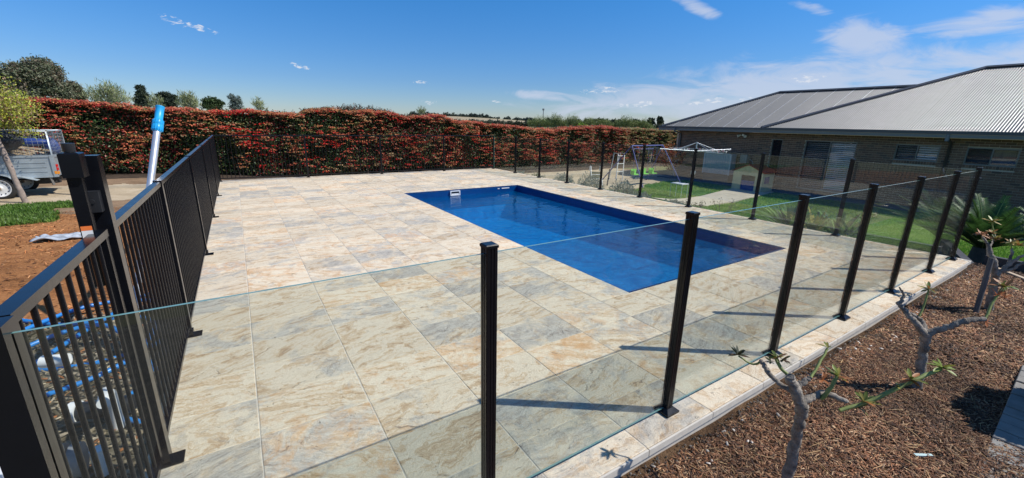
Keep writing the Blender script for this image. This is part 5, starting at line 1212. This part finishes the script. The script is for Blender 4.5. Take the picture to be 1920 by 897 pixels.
for k in range(34):
    a = Vector((rr_.uniform(-6.5, -5.2), rr_.uniform(16.6, 17.4), rr_.uniform(.72, 1.06))); b = a+Vector((rr_.uniform(.5, .9), rr_.uniform(-.3, .3), rr_.uniform(-.28, -.05))); b.x = min(b.x, -4.4)
    mb = MB(); mb.beam(a, b, rr_.uniform(.05, .12), rr_.uniform(.02, .05)); mb.build('timber_piece', WOOD, ld)
tp_ = MB(); tp_.blob((-4.95, 17.5, .92), (.5, .16, .12), 14, 8, .12, 5); tp_.blob((-4.5, 17.5, .80), (.17, .16, .24), 10, 7, .15, 8); q_ = tp_.build('blue_tarpaulin', simple('tarp_blue', (.012, .04, .20), .5)); tag(q_, 'dark blue tarpaulin bundled in the rear of the trailer', 'tarpaulin')
tp_ = MB(); tp_.blob((-5.25, 16.3, 1.0), (.58, .2, .27), 16, 9, .08, 6); tp_.blob((-5.9, 16.3, .6), (.35, .2, .5), 14, 9, .1, 7); tp_.blob((-4.95, 16.34, 1.2), (.3, .1, .07), 10, 6, .1, 8); q_ = tp_.build('black_tarpaulin', simple('tarp_black', (.03, .034, .042), .5, 0, .3, 5, .6, 12)); tag(q_, 'black tarpaulin folded over the front side of the trailer cage', 'tarpaulin')
stk = thing('timber_prop', (-4.74, 15.5, -.45), 'rough leaning timber stake propping the small tree in front of the trailer', 'stake')
mb = MB(); o, r = smoothpts([(-4.72, 15.5, -.52), (-4.78, 15.5, .05), (-4.83, 15.5, .6), (-4.9, 15.5, 1.25)], [.062, .056, .052, .045], 6, .006, 2); mb.tube(o, r, 10); mb.build('stake_shaft', simple('weathered_post', (.30, .24, .20), .9, 0, .3, 10, .5, 40), stk)
# small tree at left edge
lt_ = thing('small_garden_tree', (-5.6, 15.6, -.5), 'small tree with lime green leaves and tangled brown twigs at the left edge', 'tree')
mb = MB(); o, r = smoothpts([(-5.6, 15.6, -.55), (-5.58, 15.6, .4), (-5.5, 15.55, 1.2), (-5.3, 15.5, 1.6)], [.08, .07, .06, .04], 5, .01, 4); mb.tube(o, r, 10); mb.build('trunk', BARKB, lt_)
mb = MB(); rr_ = random.Random(3); tw = []
for k in range(75):
    a = Vector((-5.15+rr_.uniform(-.3, .5), 15.5+rr_.uniform(-.3, .3), 1.62+rr_.uniform(-.1, .35))); d_ = Vector((rr_.uniform(-.9, .95), rr_.uniform(-.6, .6), rr_.uniform(-.35, .55))).normalized()*rr_.uniform(.4, .85); m_ = a+d_*.5+Vector((0, 0, .08)); mb.tube([a, m_, a+d_], [.012, .008, .004], 5); tw += [m_, a+d_, a+d_*.8]
mb.build('branches', simple('twig_brown', (.30, .20, .14), .9), lt_)
tw = np.array([tuple(q) for q in tw for _ in range(44)])+rng.normal(size=(len(tw)*44, 3))*.10; n = len(tw); edge = sst(.0, .5, np.hypot(tw[:, 0]+5.3, (tw[:, 2]-1.75)*1.3)-.25)
kk = rng.random(n) < .45+.5*edge; tw = tw[kk]; n = len(tw); c_ = np.array([(.46, .50, .05), (.30, .38, .06), (.52, .52, .10), (.36, .24, .14)])[rng.integers(0, 4, n)]
V, F, K = quads(tw, rnd3(n)+np.array([0, 0, .3]), rnd3(n), rng.uniform(.04, .075, n), rng.uniform(.02, .035, n), c_*rng.uniform(.7, 1.3, (n, 1))); npmesh('crown', V, F, LEAF, K, parent=lt_)

# ------------------------------------------------------------------ trees beyond the hedge
def dirp(azd, dist): a = math.radians(azd); return dist*math.sin(a), dist*math.cos(a)
def tree(name, label, azd, dist, blobs, n, L, Wd, cols, zg=-1.6, group=None, trunk=BARKB, cat='tree', mat=LEAFM, hollow=.25, lx=True):
    """blobs: (azimuth offset deg, elevation of centre deg, half width deg, half height deg)"""
    x0_, y0_ = dirp(azd, dist); t = thing(name, (x0_, y0_, zg), label, cat, group); k_ = math.radians(1)*dist
    rdir = np.array([math.cos(math.radians(azd)), -math.sin(math.radians(azd)), 0]); fdir = np.array([math.sin(math.radians(azd)), math.cos(math.radians(azd)), 0]); V = []; F = []; K = []; nb = sum(b[2]*b[3] for b in blobs); off = 0; mb = MB()
    ztop = max(CAMZ+b[1]*k_ for b in blobs)
    mb.tube([(x0_, y0_, zg-.3), (x0_, y0_, (zg+ztop)/2), (x0_, y0_, ztop)], [k_*.12+.05, k_*.08+.04, k_*.03+.02], 8)
    for b in blobs:
        c = np.array([x0_, y0_, CAMZ])+rdir*b[0]*k_+np.array([0, 0, b[1]*k_]); m = max(40, int(n*b[2]*b[3]/nb)); ncl = max(6, m//28)
        u = rnd3(ncl)*(hollow+(1-hollow)*rng.random((ncl, 1))**.45); cl = c+(rdir[None]*u[:, :1]*b[2]+fdir[None]*u[:, 1:2]*b[2]*.8)*k_+np.array([0, 0, 1])*u[:, 2:]*b[3]*k_
        mb.tube([(x0_, y0_, (zg+c[2])/2), tuple(c)], [k_*.06+.02, .02], 6)
        for q in range(0, ncl, max(1, ncl//7)): mb.tube([tuple(c), tuple(cl[q])], [.02+k_*.02, .01+k_*.006], 4)
        ci = rng.integers(0, ncl, m); sig = .16*math.sqrt(b[2]*b[3])*k_; cc = cl[ci]+rng.normal(size=(m, 3))*sig*np.array([1, 1, .75]); d = rnd3(m); d[:, 2] += .2
        tone = np.array(cols)[rng.integers(0, len(cols), ncl)][ci]*rng.uniform(.7, 1.35, (m, 1)); v, f, k = quads(cc, d, rnd3(m), L*rng.uniform(.6, 1.4, m), Wd*rng.uniform(.6, 1.4, m), np.clip(tone, .005, 1)); V.append(v); F.append(f+off); K.append(k); off += len(v)
    mb.build('trunk', trunk, t); npmesh('crown', np.concatenate(V), np.concatenate(F), mat, np.concatenate(K), parent=t); return t
euc = [(.15, .175, .10), (.11, .135, .08), (.20, .205, .135), (.21, .17, .12)]
dkg = [(.04, .06, .035), (.055, .075, .045), (.03, .045, .03)]
GT = 'trees beyond the hedge'
tree('eucalyptus_tree', 'largest round topped eucalyptus behind the hedge at far left', -14.3, 75, [(-.9, 3.2, 1.1, 1.0), (.5, 3.5, 1.25, 1.15), (.9, 2.2, .9, .8), (-.9, 1.7, 1.2, .7), (1.6, 1.8, .6, .5)], 26000, .26, .12, euc, group=GT)
tree('eucalyptus_tree', 'smaller dark eucalyptus just right of the largest one', -12.2, 78, [(0, 2.2, .65, .65), (.35, 1.7, .55, .45), (-.4, 1.7, .5, .4)], 8000, .26, .12, euc, group=GT)
tree('eucalyptus_tree', 'dark tree cut by the left edge of the photo', -16.6, 75, [(0, 3.0, .6, .7), (-.8, 2.4, 1.0, 1.2), (.2, 1.9, .5, .5)], 10000, .26, .12, dkg+[(.10, .06, .05)], group=GT)
tree('slender_dark_tree', 'slim dark tree rising alone above the hedge left of the blue pole', -7.4, 85, [(.0, 2.45, .36, .5), (.1, 1.9, .5, .45), (-.1, 1.5, .6, .35), (.05, 1.05, .75, .35)], 7000, .26, .11, dkg, group=GT)
tree('dark_round_tree', 'dark rounded tree just right of the blue pole', -5.5, 85, [(0, 2.0, .6, .45), (.5, 1.8, .45, .35), (-.5, 1.9, .3, .3), (.1, 1.35, .8, .4), (-.2, 1.0, .9, .3)], 7500, .25, .11, dkg, group=GT)
tree('round_green_tree', 'low domed green tree above the hedge', -1.7, 80, [(0, 1.6, .8, .45), (.5, 1.5, .5, .35), (0, 1.15, 1.0, .4)], 5200, .26, .12, [(.07, .11, .035), (.05, .08, .03)], group=GT)
tree('grey_green_tree', 'thin grey green tree above the brightest red of the hedge', .4, 80, [(-.3, 2.1, .3, .5), (.3, 1.9, .35, .45), (0, 1.5, .6, .35), (.1, 1.1, .7, .35)], 3400, .22, .07, [(.14, .18, .15), (.10, .14, .12)], group=GT)
def baretree(name, label, azd, dist, el_top, halfw, n, cols, leafn=0, zg=-1.6, el0=.8, group=None):
    x0_, y0_ = dirp(azd, dist); t = thing(name, (x0_, y0_, zg), label, 'tree', group or GT); k_ = math.radians(1)*dist; ra = math.radians(azd); rd = Vector((math.cos(ra), -math.sin(ra), 0)); mb = MB(); rr = random.Random(int(azd*10+999)); z1 = CAMZ+el0*k_; tips = []
    mb.tube([(x0_, y0_, zg-.2), (x0_, y0_, z1)], [.22, .12], 7); mb.build('trunk', BARKB, t); mb = MB()
    for k in range(n):
        u = rr.uniform(-1, 1); hh = (1-.75*u*u)*rr.uniform(.55, 1.0); e_ = Vector((x0_, y0_, CAMZ+(el0+(el_top-el0)*hh)*k_))+rd*(u*halfw*k_)+Vector((0, rr.uniform(-.5, .5)*halfw*k_, 0)); s_ = Vector((x0_, y0_, z1-.2*k_*rr.random())); m_ = s_.lerp(e_, .5)+Vector((0, 0, .12*k_))+rd*u*.15*k_; mb.tube([s_, m_, e_], [.05, .03, .014], 4, False); tips += [tuple(s_.lerp(e_, q)+Vector((rr.uniform(-.3, .3), rr.uniform(-.3, .3), rr.uniform(-.2, .3)))) for q in (.5, .7, .85, 1)]
    mb.build('branches', simple('pale_twig', (.30, .31, .22), .9) if 'pale_twig' not in bpy.data.materials else bpy.data.materials['pale_twig'], t)
    tp = np.array(tips)[rng.integers(0, len(tips), leafn)]+rng.normal(size=(leafn, 3))*.16*halfw*k_*.6; d = rnd3(leafn); d[:, 2] += 1.2; V, F, K = quads(tp, d, rnd3(leafn), rng.uniform(.3, .8, leafn), rng.uniform(.03, .07, leafn), np.array(cols)[rng.integers(0, len(cols), leafn)]*rng.uniform(.7, 1.3, (leafn, 1))); npmesh('crown', V, F, LEAFM, K, parent=t)
pal = [(.28, .32, .16), (.34, .35, .22), (.22, .27, .10)]
baretree('budding_tree', 'wide pale budding tree with bare twigs behind the hedge at left', -9.9, 62, 2.95, 1.5, 60, pal, 1500)
baretree('budding_tree', 'pale yellow green budding tree between two dark round trees', -3.7, 65, 2.45, .85, 40, pal, 1100)
baretree('budding_tree', 'thin pale sprouting tree above the middle of the hedge', 2.6, 62, 2.0, .5, 20, pal, 350)
baretree('budding_tree', 'tiny pale sprouting tree at the left end of the distant ridge', 20.9, 70, 1.65, .45, 18, pal, 260)
baretree('budding_tree', 'short pale budding tree just right of the slim dark tree', -6.4, 64, 1.95, .5, 18, pal, 300)
will = [(.22, .27, .09), (.28, .31, .12), (.17, .23, .07)]
for k, (a_, e_, h_) in enumerate(((36.2, .75, 1.3), (38.4, .95, 1.3), (40.6, .8, 1.3), (42.8, .7, 1.2), (44.6, .55, 1.1), (47.2, .75, 1.4), (49.2, .6, 1.2))):
    baretree('willow_tree', ['pale green willow at the left end of the row beneath the tall mast', 'tall willow with wispy tips second from the left', 'pale willow standing third from the left in the row', 'low willow over the middle of the right hedge', 'willow just left of the solitary dark tree', 'wispy willow just right of the solitary dark tree', 'willow nearest the house roof'][k], a_, 95, e_, h_, 44, will, 2600, el0=-.6, group='willows behind the hedge')
lz = [(.30, .42, .05), (.22, .34, .04)]
tree('lime_green_bush', 'bright lime green bush poking over the dip in the hedge', 41.9, 60, [(0, -.35, .9, .35), (.7, -.5, .5, .25)], 1600, .22, .09, lz, zg=-1.4)
tree('dark_round_tree', 'solitary dark domed tree among the pale willows at right', 46.1, 110, [(0, .25, .7, .5), (-.4, .1, .5, .35)], 2200, .5, .24, dkg, group=GT)
for k, (a_, e_, w_) in enumerate(((42.6, .55, .6), (43.9, .65, .7), (45.0, .5, .5), (48.6, .6, .5), (50.4, .8, .4), (51.4, .9, .35), (37.4, .5, .4), (40.0, .45, .5), (41.2, .5, .5), (47.7, .35, .5))):
    tree('distant_tree', 'far dark green tree %s' % ['above the lime bush', 'on the skyline above the right hedge', 'just left of the dark domed tree', 'on the skyline before the roof corner', 'with a slim crown close to the roof corner', 'with a ragged crown touching the roof corner', 'behind the leftmost willow', 'behind the third willow', 'left of the lime bush', 'right of the dark domed tree'][k], a_, 230, [(0, e_-.25, w_, .35), (w_*.5, e_-.35, w_*.6, .25)], 900, .9, .5, dkg, zg=-2, group='far trees on the skyline')
# distant hill, fields and tree line
az_ = np.linspace(12, 60, 120); rad_ = np.array([500, 620, 740, 860, 980, 1100]); V = []; F = []
prof_ = np.interp(az_, [12, 19, 22, 25, 29, 33, 36, 40, 48, 60], [-.1, .35, .72, .74, .62, .42, .25, .1, -.05, -.1])
for i, a_ in enumerate(az_):
    for j, r_ in enumerate(rad_):
        s_ = (j/5.)**.9; zt_ = -1.6+(CAMZ+math.radians(prof_[i])*1100+1.6)*s_
        x_, y_ = dirp(a_, r_); V.append((x_, y_, zt_-(0 if j else .5)))
F = [(i*6+j, i*6+j+1, i*6+7+j, i*6+6+j) for i in range(119) for j in range(5)]
npmesh('hill', V, F, ground_mat('far_paddock', [(.35, (.16, .17, .09)), (.5, (.34, .28, .18)), (.65, (.42, .34, .23))], .004, .05, .1), smooth=True, kind='structure')
def treeline(lst, name, label, cols, L):
    c = []
    for (a0, a1, r_, el0, el1, n_) in lst:
        a_ = rng.uniform(a0, a1, n_); hh = (el0+(el1-el0)*rng.random(n_)*np.clip(.65+.5*vn(a_*6, a_*0, 1, 71)+.3*vn(a_*20, a_*0, 1, 72), .15, 1.1)); rr = r_+rng.uniform(-12, 12, n_); c.append(np.c_[rr*np.sin(np.radians(a_)), rr*np.cos(np.radians(a_)), CAMZ+np.radians(hh)*r_])
    c = np.concatenate(c); n_ = len(c); V, F, K = quads(c, rnd3(n_)+np.array([0, 0, .4]), rnd3(n_), L*rng.uniform(.6, 1.3, n_), L*.6*rng.uniform(.6, 1.3, n_), np.array(cols)[rng.integers(0, len(cols), n_)]*rng.uniform(.7, 1.3, (n_, 1))); o = npmesh(name, V, F, LEAFM, K, kind='stuff'); tag(o, label, 'trees')
treeline([(19.5, 24.0, 1080, .55, 1.05, 4200), (24, 29.5, 1085, .5, .98, 4600), (29.5, 31, 1090, .42, .62, 400), (31.6, 32.3, 1090, .4, .8, 420), (32.8, 35.6, 1090, .3, .66, 1700)], 'ridge_treeline', 'dark line of trees along the distant ridge', [(.05, .07, .055), (.07, .09, .07)], 5.0)
treeline([(27, 36, 480, -.25, .18, 3600), (36, 52, 480, -.4, .35, 5200)], 'valley_treeline', 'dark band of trees in the valley above the hedge', [(.05, .065, .04), (.065, .075, .045)], 3.0)
mt_ = thing('communications_mast', (*dirp(36.73, 400), -1.6), 'thin grey mast above the willows', 'mast')
xm, ym2 = dirp(36.73, 400); mb = MB(); mb.tube([(xm, ym2, -2), (xm, ym2, CAMZ+math.radians(1.75)*400)], .35, 6); mb.build('pole', GREYP, mt_)
mb = MB(); mb.tube([(xm, ym2, CAMZ+math.radians(1.68)*400), (xm, ym2, CAMZ+math.radians(1.9)*400)], 1.0, 8); mb.build('antenna_head', GREYP, mt_)
bpy.context.view_layer.update()
